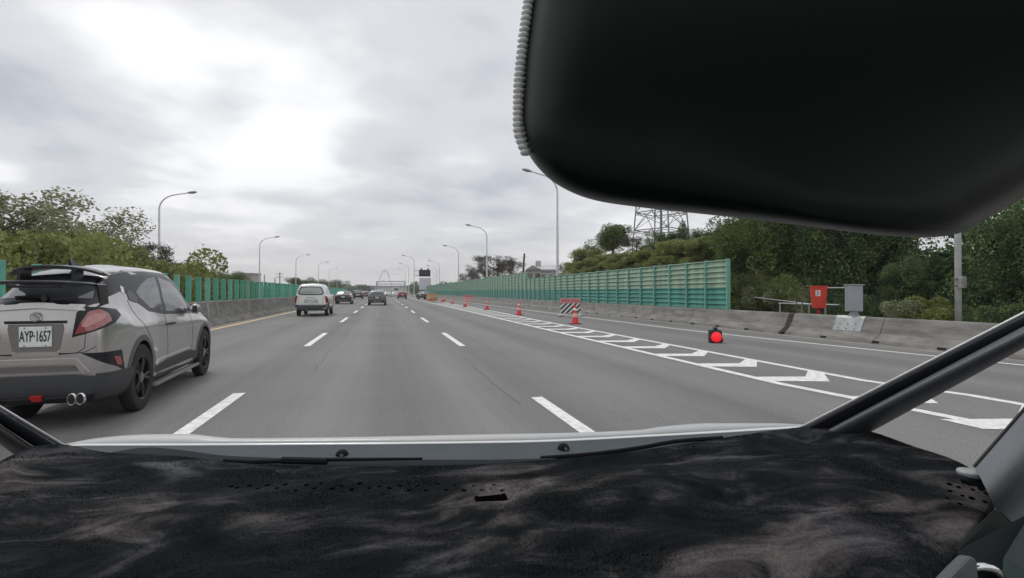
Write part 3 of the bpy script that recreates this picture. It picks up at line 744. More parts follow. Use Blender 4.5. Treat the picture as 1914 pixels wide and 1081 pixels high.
plant_px('feather_a', 'tall airy grey-green tree at the far left edge, open against the sky', 'tree', 45, 292, -14.0, 1.2, group=G, seed=1)
plant_px('feather_b', 'tall airy tree cut by the left picture edge, beside the tallest one', 'tree', -40, 305, -14.2, 1.15, group=G, seed=2)
plant_px('feather_b', 'airy grey-green tree second from the left, lower than the tallest', 'tree', 165, 362, -14.5, 1.25, group=G, seed=3)
plant_px('feather_a', 'short airy tree between the second tree and the bare shrub', 'tree', 222, 425, -15.5, 1.2, group=G, seed=6)
plant_px('bare_a', 'small dark sparse tree just left of the nearest left lamp post', 'tree', 276, 440, -16.0, .9, group=G, seed=1)
plant_px('broad_a', 'olive tree behind the boards right of the nearest left lamp post', 'tree', 318, 478, -16.5, 1.0, group=G, seed=2, leaf='olive')
plant_px('broad_b', 'small rounded tree at the end of the left thicket', 'tree', 345, 486, -17, 1.1, group=G, seed=4, leaf='olive')
rr = random.Random(5)
OL = ['olive shrub outside the left picture edge', 'olive shrub cut by the left picture edge', 'olive shrub at the foot of the tallest left tree, by the picture edge', 'olive shrub above the rear wings of the silver crossover', 'olive shrub above the rear of the crossover roof', 'olive shrub above the middle of the crossover roof', 'olive shrub under the second left tree', 'olive shrub right of the second left tree, above the crossover windows', 'olive shrub under the short airy tree', 'olive shrub left of the bare tree', 'olive shrub in front of the sparse bare tree', 'olive shrub at the foot of the nearest left lamp post', 'olive shrub just right of the nearest left lamp post', 'olive shrub second from the right end of the row', 'last olive shrub at the right end of the row behind the boards']
for i, (px, yt, X) in enumerate(((-70, 400, -12), (-20, 410, -12), (20, 400, -12.2), (60, 415, -12.4), (100, 410, -12.6), (135, 425, -12.8), (170, 430, -13), (200, 440, -13.2), (228, 455, -13.6), (252, 462, -14), (275, 470, -14.2), (296, 478, -14.5), (316, 486, -15), (336, 490, -15.5), (352, 494, -16))):
    plant_px('bush_' + 'abc'[i % 3], OL[i], 'shrub', px, yt, X, .85, seed=i, group='olive shrubs behind the green boards', name='shrub')
for i, (px, yt, X) in enumerate(((405, 506, -20), (425, 503, -22), (448, 508, -24))):
    plant_px('broad_' + 'ab'[i % 2], ['left', 'middle', 'right'][i] + ' of three rounded dark trees beyond the boards, before the white car', 'tree', px, yt, X, 1.2, seed=i, leaf='mid')
for i, (px, yt, X, lab) in enumerate(((566, 514, -22, 'peaked grey-green tree behind the left side of the white car'), (590, 520, -24, 'low rounded tree above the white car roof'), (612, 524, -26, 'low tree above the right side of the white car'), (628, 521, -30, 'dark tree above the black sedan'), (640, 528, -33, 'far low tree right of the one above the black sedan'))):
    plant_px('broad_' + 'ab'[i % 2], lab, 'tree', px, yt, X, 1.5, seed=i, leaf='mid')
# right side
plant_px('broad_a', 'rounded open-crowned green tree left of the lattice pylon', 'tree', 1146, 412, 20.5, 1.25, 'h', 3)
plant_px('broad_b', 'smaller green tree at the left foot of the embankment trees', 'tree', 1100, 455, 20.5, 1.5, 'h', 1, leaf='olive')
plant_px('bare_a', 'brownish twiggy tree in front of the pylon leg', 'tree', 1190, 436, 20, 1.5, 'h', 2)
plant_px('broad_a', 'dark green bushy tree under the pylon', 'tree', 1225, 440, 19.5, 1.5, 'h', 6, leaf='dark')
plant_px('cypress_a', 'dark narrow cypress right of the pylon', 'tree', 1276, 408, 19, 1.25, 'h', 0)
plant_px('cypress_a', 'second dark cypress close to the mirror edge', 'tree', 1345, 408, 18, 1.1, 'h', 1)
plant_px('broad_b', 'dark tree filling the gap between pylon and cypress', 'tree', 1250, 428, 19.2, 1.5, 'h', 7, leaf='dark')
plant_px('broad_b', 'grey-green tree between the two cypresses', 'tree', 1312, 425, 18.5, 1.4, 'h', 5, leaf='dark')
plant_px('broad_a', 'bright green leafy tree behind the end of the noise barrier', 'tree', 1385, 385, 16.6, 1.0, .6, 4)
GR = 'dark trees behind the right barrier'
CL = ['greener creeper-hung tree right behind the bright leafy tree', 'green creeper-hung tree left of the red phone box', 'dark creeper-hung tree directly behind the red phone box', 'dark creeper-hung tree directly behind the grey cabinet', 'dark creeper-hung tree just right of the grey cabinet',
      'low dark creeper-hung tree beside the sky gap, left of the utility pole', 'dark creeper-hung tree right of the utility pole', 'dark tree above the right pillar at the picture edge', 'outermost dark tree beyond the right pillar', 'tall back-row tree above the red phone box', 'tall back-row tree above the sloping pipe rail', 'low dark tree under the sky gap beside the utility pole', 'tall back-row tree above the grey cabinet']
BL = ['leafy green bush at the very end of the noise barrier', 'green bush behind the sloping pipe rail', 'grey-green bush between the noise barrier end and the notch', 'grey-green bush left of the red phone box', 'dark bush between the red phone and the cabinet', 'dark bush just right of the cabinet', 'grey-green bush midway from the cabinet to the utility pole', 'olive bush just left of the utility pole', 'green bush right of the utility pole', 'dark bush above the right pillar', 'outermost dark bush at the right picture edge']
for i, (px, yt, X, k, lf) in enumerate(((1420, 345, 18.5, 'creeper_a', 'mid'), (1470, 330, 17.5, 'creeper_b', 'mid'), (1530, 320, 19.5, 'creeper_a', None), (1590, 320, 17.5, 'creeper_b', None), (1640, 330, 18, 'creeper_a', None), (1690, 470, 17.0, 'creeper_b', None), (1880, 330, 17.5, 'creeper_a', None), (1960, 340, 17, 'creeper_b', None), (2050, 340, 16, 'creeper_a', None), (1560, 300, 24, 'creeper_b', None), (1450, 320, 23, 'creeper_a', None), (1790, 505, 19, 'broad_a', 'dark'), (1600, 300, 26, 'creeper_a', None))):
    plant_px(k, CL[i], 'tree', px, yt, X, .8, 0, i, group=GR, leaf=lf)
for i, (px, yt, X, lf) in enumerate(((1385, 500, 14.6, 'mid'), (1415, 530, 14.6, 'mid'), (1440, 525, 15, 'grey'), (1480, 540, 15.2, 'grey'), (1560, 535, 15.6, 'dark'), (1640, 540, 15.4, 'dark'), (1700, 555, 15.0, 'grey'), (1750, 545, 15.2, 'olive'), (1820, 560, 15, 'mid'), (1870, 560, 14.6, 'dark'), (1930, 560, 14.6, 'dark'))):
    plant_px('bush_' + 'abc'[i % 3], BL[i], 'shrub', px, yt, X, .8, 0, seed=i, leaf=lf, group='bushes behind the right barrier', name='shrub')
# shrubs spilling over the embankment top
rr = random.Random(9)
for i in range(40):
    px = 1072 + i * 7.2; X = 16.4 + rr.uniform(-.6, 1.6); y = Yat(px, X)
    plant('bush_' + 'abc'[i % 3], 'low olive shrub on the grassy embankment above the noise barrier', 'shrub', X, y, hz_(X, y) - .2, rr.uniform(.6, 1.1), 1.6, i, 'shrubs on the embankment', name='shrub')
# bare trees beyond the noise barrier
for i, (px, yt, X, lab, w_) in enumerate(((930, 468, 22, 'broad brown leafless tree beyond the noise barrier', 1.35), (893, 490, 24, 'smaller twiggy tree left of the broad leafless one', 1.2), (955, 476, 22, 'twiggy tree right of the broad leafless one', 1.1), (1068, 482, 20, 'thin twiggy tree right of the tall lamp post', .9), (872, 505, 26, 'lowest twiggy tree at the left end of the leafless ones', 1.1))):
    plant_px('bare_' + 'ab'[i % 2], lab, 'tree', px, yt, X, w_, 0, i)
# far masses
def mass(name, label, pts, h, depth, n, size, leaf, seed):
    r = random.Random(seed); cl = []
    for i in range(len(pts) - 1):
        a, b = Vector(pts[i]), Vector(pts[i + 1]); k = max(2, int((b - a).length / (h * .5)))
        for j in range(k):
            p = a.lerp(b, j / k); q = h * r.uniform(.55, 1.0)
            cl.append(((p.x + r.uniform(-depth, depth), p.y + r.uniform(-depth, depth), q * .5), q * .62, (1.2, 1.2, .8)))
    v, f = leaves(r, cl, n, size); m = MB(); m.add(v, f); o = m.obj(name, LM[leaf], fix=False)
    return tag(o, label, 'trees', kind='stuff')
mass('far_treeline', 'low dark line of distant trees along the horizon to the left', [(-120, 330, 0), (-60, 360, 0), (-8, 380, 0)], 7, 6, 9000, .8, 'dark', 1)
mass('far_treeline', 'low dark line of distant trees along the horizon to the right of the road', [(15, 330, 0), (60, 300, 0), (150, 320, 0), (300, 340, 0)], 8, 6, 12000, .8, 'dark', 2)
mass('left_thicket', 'solid olive undergrowth under the left trees behind the green boards', [(-12.5, 5, 0), (-14, 22, 0), (-16, 42, 0)], 3.4, .9, 26000, .09, 'olive', 3)
mass('right_thicket', 'dark undergrowth closing the gaps between trunks behind the right barrier', [(20, 0, 0), (21, 10, 0), (22, 20, 0)], 3.2, 1.2, 26000, .14, 'dark', 4)
mass('far_thicket', 'thin line of shrubs between the boards and the white car', [(-19, 55, 0), (-26, 120, 0)], 3.2, 1.2, 9000, .16, 'mid', 5)
HILLM = mat('far_hill', (.06, .075, .06), 1., var=.3, scale=.02)
m = MB(); rows = []
for j in range(5):
    rows.append([(x, 900 + j * 60, [0, 8, 13, 9, 0][j] * (1 + .5 * noise.noise((x * .006, j, 3)))) for x in range(-700, 900, 40)])
m.grid(rows); struct(m.obj('far_hills', HILLM, smooth=True))

# ------------------------------------------------------------------ lattice pylon
D = 83; c = U(1236, 546, D)
STEEL = mat('pylon_steel', (.20, .205, .215), .6, metal=.2)
t = thing('lattice_pylon', 'grey steel lattice pylon rising behind the embankment trees into the mirror', 'pylon', (c.x, c.y, 0), radians(28))
def lev(z): return 3.9 * (1 - z / 62)
zs = [0, 4.5, 8.2, 11.6, 14.6, 17.5, 20.5, 23.5, 27, 31]
cs = [(-1, -1), (1, -1), (1, 1), (-1, 1)]
for sx, sy in cs:
    m = MB(); m.tube([(sx * lev(z), sy * lev(z), z) for z in zs], .13, 4); m.obj('leg', STEEL, t)
for i in range(len(zs) - 1):
    z0, z1 = zs[i], zs[i + 1]; m = MB(); m2 = MB()
    for k in range(4):
        a, b = cs[k], cs[(k + 1) % 4]
        P = lambda c_, z: Vector((c_[0] * lev(z), c_[1] * lev(z), z))
        m2.tube([P(a, z1), P(b, z1)], .085, 4); m2.tube([P(a, z1 - .35), P(b, z1 - .35)], .05, 4)
        mid = (P(a, z1) + P(b, z1)) / 2
        m.tube([P(a, z0), mid], .065, 4); m.tube([P(b, z0), mid], .065, 4); m.tube([P(a, z1), P(b, z0).lerp(mid, 0.0)] if i % 2 else [P(a, z1 - .3), P(a, z0).lerp(mid, .5)], .045, 4)
    m.obj('bracing', STEEL, t); m2.obj('crosspiece', STEEL, t)
m = MB(); m.tube([(0, 0, 0), (0, 0, 31)], .22, 6); m.obj('riser', STEEL, t)

# ------------------------------------------------------------------ buildings beyond the noise barrier
BW = mat('pale_wall', (.50, .50, .48), .8, var=.1, scale=1); BR = mat('grey_roof', (.30, .31, .32), .7)
def block(label, px0, px1, ytop, D, extra=None, roof='flat', col=BW, name='building'):
    a, b = U(px0, 546, D), U(px1, 546, D); W = (b - a).length; top = H + (546 - ytop) * D / FPX; c = (a + b) / 2
    t = thing(name, label, 'building', (c.x, c.y, 0), -YAW)
    m = MB(); m.box(-W / 2, W / 2, 0, W * .8, 0, top * .86); m.obj('wall', col, t)
    m = MB()
    if roof == 'gable': m.add([(-W * .56, -.5, top * .86), (W * .56, -.5, top * .86), (W * .56, W * .85, top * .86), (-W * .56, W * .85, top * .86), (-W * .1, -.5, top), (-W * .1, W * .85, top)], [(0, 1, 4), (3, 5, 2), (1, 2, 5, 4), (0, 4, 5, 3), (0, 3, 2, 1)])
    else: m.box(-W * .52, W * .52, -.3, W * .82, top * .86 + .002, top * .93)
    m.obj('roof', BR, t)
    n = max(2, int(W / 2.5))
    for k in range(n):
        m = MB(); x = -W / 2 + (k + .5) * W / n; m.box(x - .5, x + .5, -.05, -.01, top * .6, top * .76); m.obj('window', GLASS, t)
    return t, W, top
t, W, top = block('pale shed with a gabled roof beyond the noise barrier step', 984, 1012, 496, 95, roof='gable')
t, W, top = block('white flat-roofed building with roof rail left of the tall lamp post', 1008, 1040, 500, 110)
m = MB()
for k in range(9): m.tube([(-W / 2 + k * W / 8, 0, top * .93), (-W / 2 + k * W / 8, 0, top * .93 + .8)], .04, 4)
m.tube([(-W / 2, 0, top * .93 + .8), (W / 2, 0, top * .93 + .8)], .04, 4); m.obj('railing', GALV, t)
p = U(1006, 546, 108); t = thing('water_tank', 'small pale water tank on a stand above the white building', 'water tank', (p.x, p.y, 0))
z = H + 48 * 108 / FPX
m = MB(); m.lathe([(.55, z), (.62, z + .1), (.62, z + 1.1), (.3, z + 1.3)], n=12); m.obj('tank', mat('tank', (.5, .5, .5), .4), t)
for sx in (-.4, .4):
    m = MB(); m.tube([(sx, 0, 0), (sx, 0, z)], .05, 4); m.obj('stand', GALV, t)
p = U(978, 546, 60); t = thing('leaning_pole', 'dark slightly leaning utility pole above the noise barrier step', 'pole', (p.x, p.y, 0))
z = H + 72 * 60 / FPX; m = MB(); m.tube([(-.25, 0, 0), (.15, 0, z)], [.14, .11], 8); m.obj('shaft', mat('dark_pole', (.05, .05, .05), .8), t)
m = MB(); m.tube([(-.1, 0, z - .5), (.4, 0, z - .45)], .03, 6); m.obj('crossarm', RUST, t)
t, W, top = block('long pale industrial roof far beyond the left boards', 437, 473, 507, 120, col=mat('warm_wall', (.42, .40, .38), .8))
for i, (px, yt) in enumerate(((494, 514), (523, 509), (514, 520))):
    p = U(px, 546, 130); z = H + (546 - yt) * 130 / FPX
    t = thing('distant_pole', ['short dark far pole left of the tall thin one beyond the boards', 'tallest thin far utility pole with crossarms beyond the boards', 'lowest thin far pole beside the crossarmed one'][i], 'pole', (p.x, p.y, 0))
    m = MB(); m.tube([(0, 0, 0), (0, 0, z)], .12, 6); m.obj('shaft', mat('far_pole_grey', (.16, .16, .17), .7), t)
    if i == 1:
        for q in (.5, 1.3):
            m = MB(); m.tube([(-.9, 0, z - q), (.9, 0, z - q)], .06, 4); m.obj('crossarm', mat('far_pole_grey', (.16, .16, .17)), t)
for i, (a, b, yt, lab) in enumerate(((664, 676, 531, 'small far pale block above the queue of cars'), (684, 698, 533, 'low far grey block left of the gantry'), (776, 800, 537, 'low far pale building right of the gantry'))):
    block(lab, a, b, yt, 480, col=mat('far_block', (.30, .31, .33), .8))
# ------------------------------------------------------------------ cars
def pchip(xs, ys, x):
    n = len(xs)
    if x <= xs[0]: return ys[0]
    if x >= xs[-1]: return ys[-1]
    h = [xs[i + 1] - xs[i] for i in range(n - 1)]; d = [(ys[i + 1] - ys[i]) / h[i] for i in range(n - 1)]
    def sl(i):
        if i == 0: return d[0]
        if i == n - 1: return d[-1]
        if d[i - 1] * d[i] <= 0: return 0.
        w1, w2 = 2 * h[i] + h[i - 1], h[i] + 2 * h[i - 1]; return (w1 + w2) / (w1 / d[i - 1] + w2 / d[i])
    i = next(k for k in range(n - 1) if x <= xs[k + 1]); t = (x - xs[i]) / h[i]; m0, m1 = sl(i), sl(i + 1)
    return (2 * t ** 3 - 3 * t * t + 1) * ys[i] + (t ** 3 - 2 * t * t + t) * h[i] * m0 + (-2 * t ** 3 + 3 * t * t) * ys[i + 1] + (t ** 3 - t * t) * h[i] * m1

def car_body(st, nu=6, nv=5):
    """st: [(y, 9 half-section points bottom centre -> roof centre)] -> verts, faces (closed)"""
    ys = [s[0] for s in st]; K = len(st[0][1]); yy = []
    for a, b in zip(ys, ys[1:]):
        k = max(2, min(nu, int((b - a) / .045))); yy += [a + (b - a) * i / k for i in range(k)]
    yy.append(ys[-1]); rings = []
    for y in yy:
        P = [(pchip(ys, [s[1][k][0] for s in st], y), pchip(ys, [s[1][k][1] for s in st], y)) for k in range(K)]
        half = []; idx = list(range(K))
        for k in range(K - 1):
            for j in range(nv):
                t = k + j / nv; half.append((pchip(idx, [p[0] for p in P], t), pchip(idx, [p[1] for p in P], t)))
        half.append(P[-1])
        rings.append([(x, y, z) for x, z in half] + [(-x, y, z) for x, z in half[-2:0:-1]])
    n = len(rings[0]); vs = [v for r in rings for v in r]; fs = []
    for i in range(len(rings) - 1):
        for k in range(n): fs.append((i * n + k, i * n + (k + 1) % n, (i + 1) * n + (k + 1) % n, (i + 1) * n + k))
    for ri in (0, len(rings) - 1):
        c = Vector((0, 0, 0))
        for v in rings[ri]: c += Vector(v)
        c /= n; vs.append(tuple(c)); ci = len(vs) - 1
        for k in range(n): fs.append((ri * n + k, ri * n + (k + 1) % n, ci))
    return vs, fs

WELL = mat('wheel_well', (.008, .008, .008), .9)
class Car:
    def __init__(s, root, st, paint, axles, R=.34, well=.385, flare=0., xin=.55):
        s.root = root
        v, f = car_body(st); m = MB(); m.add(v, f)
        o = m.obj('body', [paint, WELL], root, smooth=True)
        cut = MB()
        for y in axles:
            for sx in (-1, 1):
                cut.lathe([(well, sx * xin), (well, sx * 1.2)], (0, y, R + .01), axis='x', n=40)
        c = cut.obj('cutter', WELL)
        b = o.modifiers.new('b', 'BOOLEAN'); b.object = c; b.operation = 'DIFFERENCE'; b.solver = 'EXACT'
        root_l = root.location.copy(); 
        o.parent = None
        bpy.context.view_layer.update()
        dg = bpy.context.evaluated_depsgraph_get(); me = bpy.data.meshes.new_from_object(o.evaluated_get(dg))
        o.modifiers.clear(); o.data = me; o.parent = root; bpy.data.objects.remove(c)
        me.materials.clear(); me.materials.append(paint); me.materials.append(WELL)
        for p in me.polygons:
            p.material_index = 0; p.use_smooth = True
            q = p.center
            for y in axles:
                rr_ = math.hypot(q.y - y, q.z - R - .01)
                if rr_ < well + .004 and abs(q.x) > xin - .01 and (abs(rr_ - well) < .006 or abs(abs(q.x) - xin) < .006): p.material_index = 1; p.use_smooth = False
        s.body = o
        m0 = MB(); m0.add(v, f); s.bvh = BVHTree.FromPolygons([Vector(a) for a in m0.v], m0.f)
    def patch(s, name, outline, view, off=.004, mt=None, parent=None, step=.05, sub=.04, mirror=False, holes=0, both=False):
        """panel laid on the skin: outline in view coordinates. view 'side' (y,z) from +x, 'rear' (x,z) from -y, 'top' (x,y), or an angle"""
        if view == 'side': o_, u, v = Vector((3, 0, 0)), Vector((0, 1, 0)), Vector((0, 0, 1)); d = Vector((-1, 0, 0))
        elif view == 'rear': o_, u, v = Vector((0, -4, 0)), Vector((1, 0, 0)), Vector((0, 0, 1)); d = Vector((0, 1, 0))
        elif view == 'front': o_, u, v = Vector((0, 6, 0)), Vector((1, 0, 0)), Vector((0, 0, 1)); d = Vector((0, -1, 0))
        elif view == 'top': o_, u, v = Vector((0, 0, 4)), Vector((1, 0, 0)), Vector((0, 1, 0)); d = Vector((0, 0, -1))
        else:   # seen from behind, turned by the angle towards the right side
            a = radians(view); d = Vector((-sin(a), cos(a), 0)); u = Vector((cos(a), sin(a), 0)); v = Vector((0, 0, 1)); o_ = -d * 4
        P = []
        for i in range(len(outline)):
            a, b = Vector(outline[i]), Vector(outline[(i + 1) % len(outline)]); k = max(1, int((b - a).length / sub))
            P += [a.lerp(b, j / k) for j in range(k)]
        nb_ = len(P); xs = [p.x for p in P]; ys = [p.y for p in P]; inner = []
        x = min(xs) + step * .5
        while x < max(xs):
            y = min(ys) + step * .5
            while y < max(ys):
                q = Vector((x, y)); ins = False
                for i in range(nb_):
                    a, b = P[i], P[i - 1]
                    if (a.y > y) != (b.y > y) and x < (b.x - a.x) * (y - a.y) / (b.y - a.y) + a.x: ins = not ins
                if ins and min((q - p).length for p in P) > step * .35: inner.append(q)
                y += step
            x += step
        vs2, _, fs, *_r = geometry.delaunay_2d_cdt(P + inner, [(i, (i + 1) % nb_) for i in range(nb_)], [], 1, 1e-6)
        top = []; 
        for q in vs2:
            hit = s.bvh.ray_cast(o_ + u * q.x + v * q.y, d)
            if hit[0] is None:
                near = s.bvh.find_nearest(o_ + d * 4 + u * q.x + v * q.y); p, nn = near[0], near[1]
            else: p, nn = hit[0], hit[1]
            if nn.dot(d) > 0: nn = -nn
            top.append((p, nn))
        for sgn in ((1, -1) if both else (1,)):
            m = MB(); n = len(top)
            V = [p + nn * off for p, nn in top] + [p - nn * .004 for p, nn in top]
            cnt = {}
            for f in fs:
                for i in range(len(f)):
                    e = (f[i], f[(i + 1) % len(f)]); cnt[tuple(sorted(e))] = cnt.get(tuple(sorted(e)), 0) + 1
            F = [tuple(f) for f in fs] + [(e[0], e[1], e[1] + n, e[0] + n) for e, c_ in cnt.items() if c_ == 1]
            if sgn < 0: V = [Vector((-a.x, a.y, a.z)) for a in V]
            m.add(V, F); o = m.obj(name, mt, parent or s.root, smooth=True)
            me = o.data
            try: me.shade_smooth_by_angle
            except Exception: pass
            mod = o.modifiers.new('e', 'EDGE_SPLIT'); mod.split_angle = radians(45)
        return o
    def seam(s, name, pts, view, w_=.006, off=.0022, mt=None, both=False):
        L = []; R = []
        for i, p in enumerate(pts):
            a = Vector(pts[max(0, i - 1)]); b = Vector(pts[min(len(pts) - 1, i + 1)]); d = (b - a).normalized(); n = Vector((-d.y, d.x)) * w_ / 2
            L.append(tuple(Vector(p) + n)); R.append(tuple(Vector(p) - n))
        return s.patch(name, L + R[::-1], view, off, mt or BLACK, step=.5, sub=.03, both=both)

def wheel(root, x, y, R, sx, tyre, rim, wd=.20, spokes=5, hub=None):
    m = MB(); w2 = wd / 2
    m.lathe([(R * .66, -w2 * .9), (R * .80, -w2), (R * .95, -w2 * .92), (R, -w2 * .7), (R, w2 * .7), (R * .95, w2 * .92), (R * .80, w2), (R * .66, w2 * .9)], (0, 0, 0), axis='x', n=40, caps=False)
    t = m.obj('wheel', tyre, root, smooth=True, loc=(x, y, R)); mo = t.modifiers.new('e', 'EDGE_SPLIT'); mo.split_angle = radians(40)
    m = MB(); n = 40
    m.lathe([(R * .68, sx * w2 * .85), (R * .655, sx * w2 * .96), (R * .62, sx * w2 * .85), (R * .60, 0), (R * .60, -sx * w2 * .4)], axis='x', n=40, caps=False)
    for k in range(spokes):
        a0 = 2 * pi * k / spokes
        for da in (-.15, .15):
            pts = []
            a = a0 + da
            m.tube([(sx * w2 * .62, cos(a0) * R * .1, sin(a0) * R * .1), (sx * w2 * .78, cos(a) * R * .62, sin(a) * R * .62)], [R * .06, R * .045], 6)
    m.obj('rim', rim, t)
    m = MB(); m.lathe([(R * .17, sx * w2 * .5), (R * .16, sx * w2 * .8), (R * .07, sx * w2 * .84)], axis='x', n=16); m.obj('hub', hub or rim, t)
    m = MB(); m.lathe([(R * .5, sx * w2 * .1), (R * .5, -sx * w2 * .3)], axis='x', n=24); m.obj('brake_disc', mat('brake', (.05, .05, .05), .5, metal=.6), t)
    return t
def txt(s, size, mt, parent, loc, rot, name='plate_text', ext=.002, sx=1.):
    c = bpy.data.curves.new('t', 'FONT'); c.body = s; c.size = size; c.align_x = 'CENTER'; c.align_y = 'CENTER'; c.extrude = ext; c.offset = size * .012
    o = bpy.data.objects.new('t', c); COL.objects.link(o); bpy.context.view_layer.update()
    me = bpy.data.meshes.new_from_object(o.evaluated_get(bpy.context.evaluated_depsgraph_get())); bpy.data.objects.remove(o)
    me.materials.clear(); me.materials.append(mt)
    q = bpy.data.objects.new(name, me); COL.objects.link(q); q.parent = parent; q.location = loc; q.rotation_euler = rot; q.scale = (sx, 1, 1); return q
PLATE = mat('plate_white', (.75, .77, .75), .4)
INK = mat('plate_ink', (.02, .03, .03), .5)
LAMP = mat('tail_lamp_red', (.33, .012, .016), .12, spec=.8, coat=1.)
CHROME = mat('chrome', (.7, .7, .7), .12, metal=1.)
PLAST = mat('grey_plastic', (.05, .052, .055), .6)
TYRE = mat('tyre', (.02, .02, .02), .8, bump=.15, bscale=60)
ALLOY = mat('alloy', (.38, .38, .39), .35, metal=.8)
DARKRIM = mat('dark_rim', (.045, .047, .05), .35, metal=.7)

# ---- silver crossover in the left lane
SILV = mat('silver_beige_paint', (.47, .45, .44), .24, metal=.8, coat=1., var=.04, scale=2)
GLOSSB = mat('gloss_black', (.014, .015, .018), .28, spec=.35)
root = thing('crossover_car', 'silver crossover with black roof and black rear wings close by on the left', 'car', (-3.19, 6.44, 0), radians(3.2))
root.scale = (.62, .93, 1.06)
b0 = [(0, .22), (.66, .22)]
ST = [
 (-.90, [(0, .44), (.40, .44), (.56, .46), (.66, .62), (.66, .84), (.60, .99), (.46, 1.05), (.28, 1.07), (0, 1.075)]),
 (-.875, [(0, .34), (.52, .34), (.70, .38), (.78, .60), (.77, .88), (.70, 1.05), (.54, 1.115), (.33, 1.135), (0, 1.14)]),
 (-.80, [(0, .28), (.60, .28), (.79, .36), (.845, .62), (.83, .92), (.745, 1.08), (.57, 1.15), (.37, 1.18), (0, 1.19)]),
 (-.62, [(0, .25), (.64, .25), (.85, .36), (.885, .64), (.88, .92), (.77, 1.10), (.63, 1.20), (.47, 1.275), (0, 1.30)]),
 (-.42, [(0, .23), (.66, .23), (.875, .36), (.905, .66), (.905, .92), (.765, 1.11), (.65, 1.28), (.50, 1.385), (0, 1.415)]),
 (-.20, [(0, .22), (.66, .22), (.88, .36), (.91, .66), (.905, .88), (.76, 1.08), (.655, 1.32), (.52, 1.44), (0, 1.48)]),
 (.25, b0 + [(.86, .34), (.885, .62), (.875, .86), (.775, 1.06), (.66, 1.36), (.54, 1.49), (0, 1.54)]),
 (.75, b0 + [(.83, .32), (.845, .58), (.835, .82), (.785, 1.01), (.665, 1.375), (.545, 1.51), (0, 1.562)]),
 (1.3, b0 + [(.83, .32), (.845, .58), (.84, .80), (.79, .975), (.665, 1.345), (.54, 1.50), (0, 1.555)]),
 (1.75, b0 + [(.84, .32), (.85, .58), (.85, .80), (.795, .965), (.68, 1.25), (.54, 1.42), (0, 1.48)]),
 (2.1, b0 + [(.85, .32), (.87, .60), (.87, .81), (.80, .96), (.70, 1.10), (.56, 1.23), (0, 1.30)]),
 (2.4, b0 + [(.865, .34), (.895, .62), (.885, .83), (.80, .955), (.71, 1.02), (.56, 1.06), (0, 1.10)]),
 (2.7, b0 + [(.87, .34), (.90, .62), (.885, .82), (.78, .93), (.69, .985), (.52, 1.01), (0, 1.04)]),
 (3.05, b0 + [(.85, .34), (.875, .58), (.85, .76), (.73, .86), (.62, .90), (.46, .93), (0, .95)]),
 (3.35, [(0, .26), (.56, .26), (.70, .36), (.74, .52), (.70, .68), (.60, .77), (.5, .80), (.35, .82), (0, .83)]),
 (3.45, [(0, .34), (.4, .34), (.5, .40), (.54, .50), (.50, .6), (.42, .66), (.34, .69), (.2, .70), (0, .70)])]
car = Car(root, ST, SILV, (0, 2.64), R=.35, well=.395)
# black roof shell (from above) and black window band (from the side)
car.patch('roof', [(-.53, -.42), (.53, -.42), (.575, .2), (.585, .8), (.57, 1.4), (.54, 1.72), (.3, 1.80), (-.3, 1.80), (-.54, 1.72), (-.57, 1.4), (-.585, .8), (-.575, .2)], 'top', .006, mat('roof_black', (.035, .036, .038), .22, coat=1., spec=.8), step=.09)
car.patch('window_surround', [(-.16, 1.26), (-.22, 1.32), (-.24, 1.42), (.2, 1.50), (.8, 1.535), (1.35, 1.52), (1.78, 1.42), (2.12, 1.21), (2.42, 1.03), (2.16, .955), (1.9, .958), (.95, .985), (.42, 1.035), (.05, 1.165)], 'side', .004, GLOSSB, both=True, step=.05)
TINT = mat('tinted_glass', (.075, .082, .086), .07, spec=1., coat=.4)
car.patch('pillar_cover', [(.08, 1.175), (.16, 1.20), (.42, 1.275), (.52, 1.22), (.62, 1.28), (.64, 1.42), (.50, 1.47), (.28, 1.44), (.12, 1.33)], 40, .006, GLOSSB, both=True, step=.05)
car.patch('front_side_window', [(1.02, 1.02), (1.97, .99), (2.0, 1.06), (1.75, 1.27), (1.5, 1.38), (1.0, 1.435), (.98, 1.2)], 'side', .0075, TINT, both=True)
car.patch('rear_side_window', [(.90, 1.03), (.47, 1.075), (.20, 1.20), (.16, 1.25), (.40, 1.35), (.60, 1.405), (.88, 1.43)], 'side', .0075, TINT, both=True)
car.patch('quarter_cover', [(-.07, 1.165), (.10, 1.135), (.16, 1.20), (.0, 1.27), (-.10, 1.25)], 'side', .009, mat('sill_grey', (.12, .12, .125), .4), both=True)
car.patch('roof_clip', [(-.235, 1.245), (-.165, 1.235), (-.15, 1.30), (-.215, 1.315)], 'side', .012, CHROME, both=True, sub=.02)
# rear: black glass surround, glass
car.patch('hatch_surround', [(-.665, 1.150), (-.60, 1.130), (0, 1.150), (.60, 1.130), (.665, 1.150), (.72, 1.205), (.60, 1.435), (.5, 1.495), (0, 1.525), (-.5, 1.495), (-.6, 1.435), (-.72, 1.205)], 'rear', .005, GLOSSB, step=.07)
car.patch('rear_window', [(-.58, 1.185), (0, 1.205), (.58, 1.185), (.50, 1.34), (.42, 1.40), (0, 1.425), (-.42, 1.40), (-.50, 1.34)], 'rear', .010, TINT, step=.06)
m = MB(); m.tube([(.04, -.83, 1.205), (-.1, -.80, 1.215), (-.34, -.79, 1.21)], [.018, .015, .010], 6); m.lathe([(.035, -.86), (.03, -.80)], (.06, 0, 1.20), axis='y', n=12); m.obj('rear_wiper', BLACK, root)
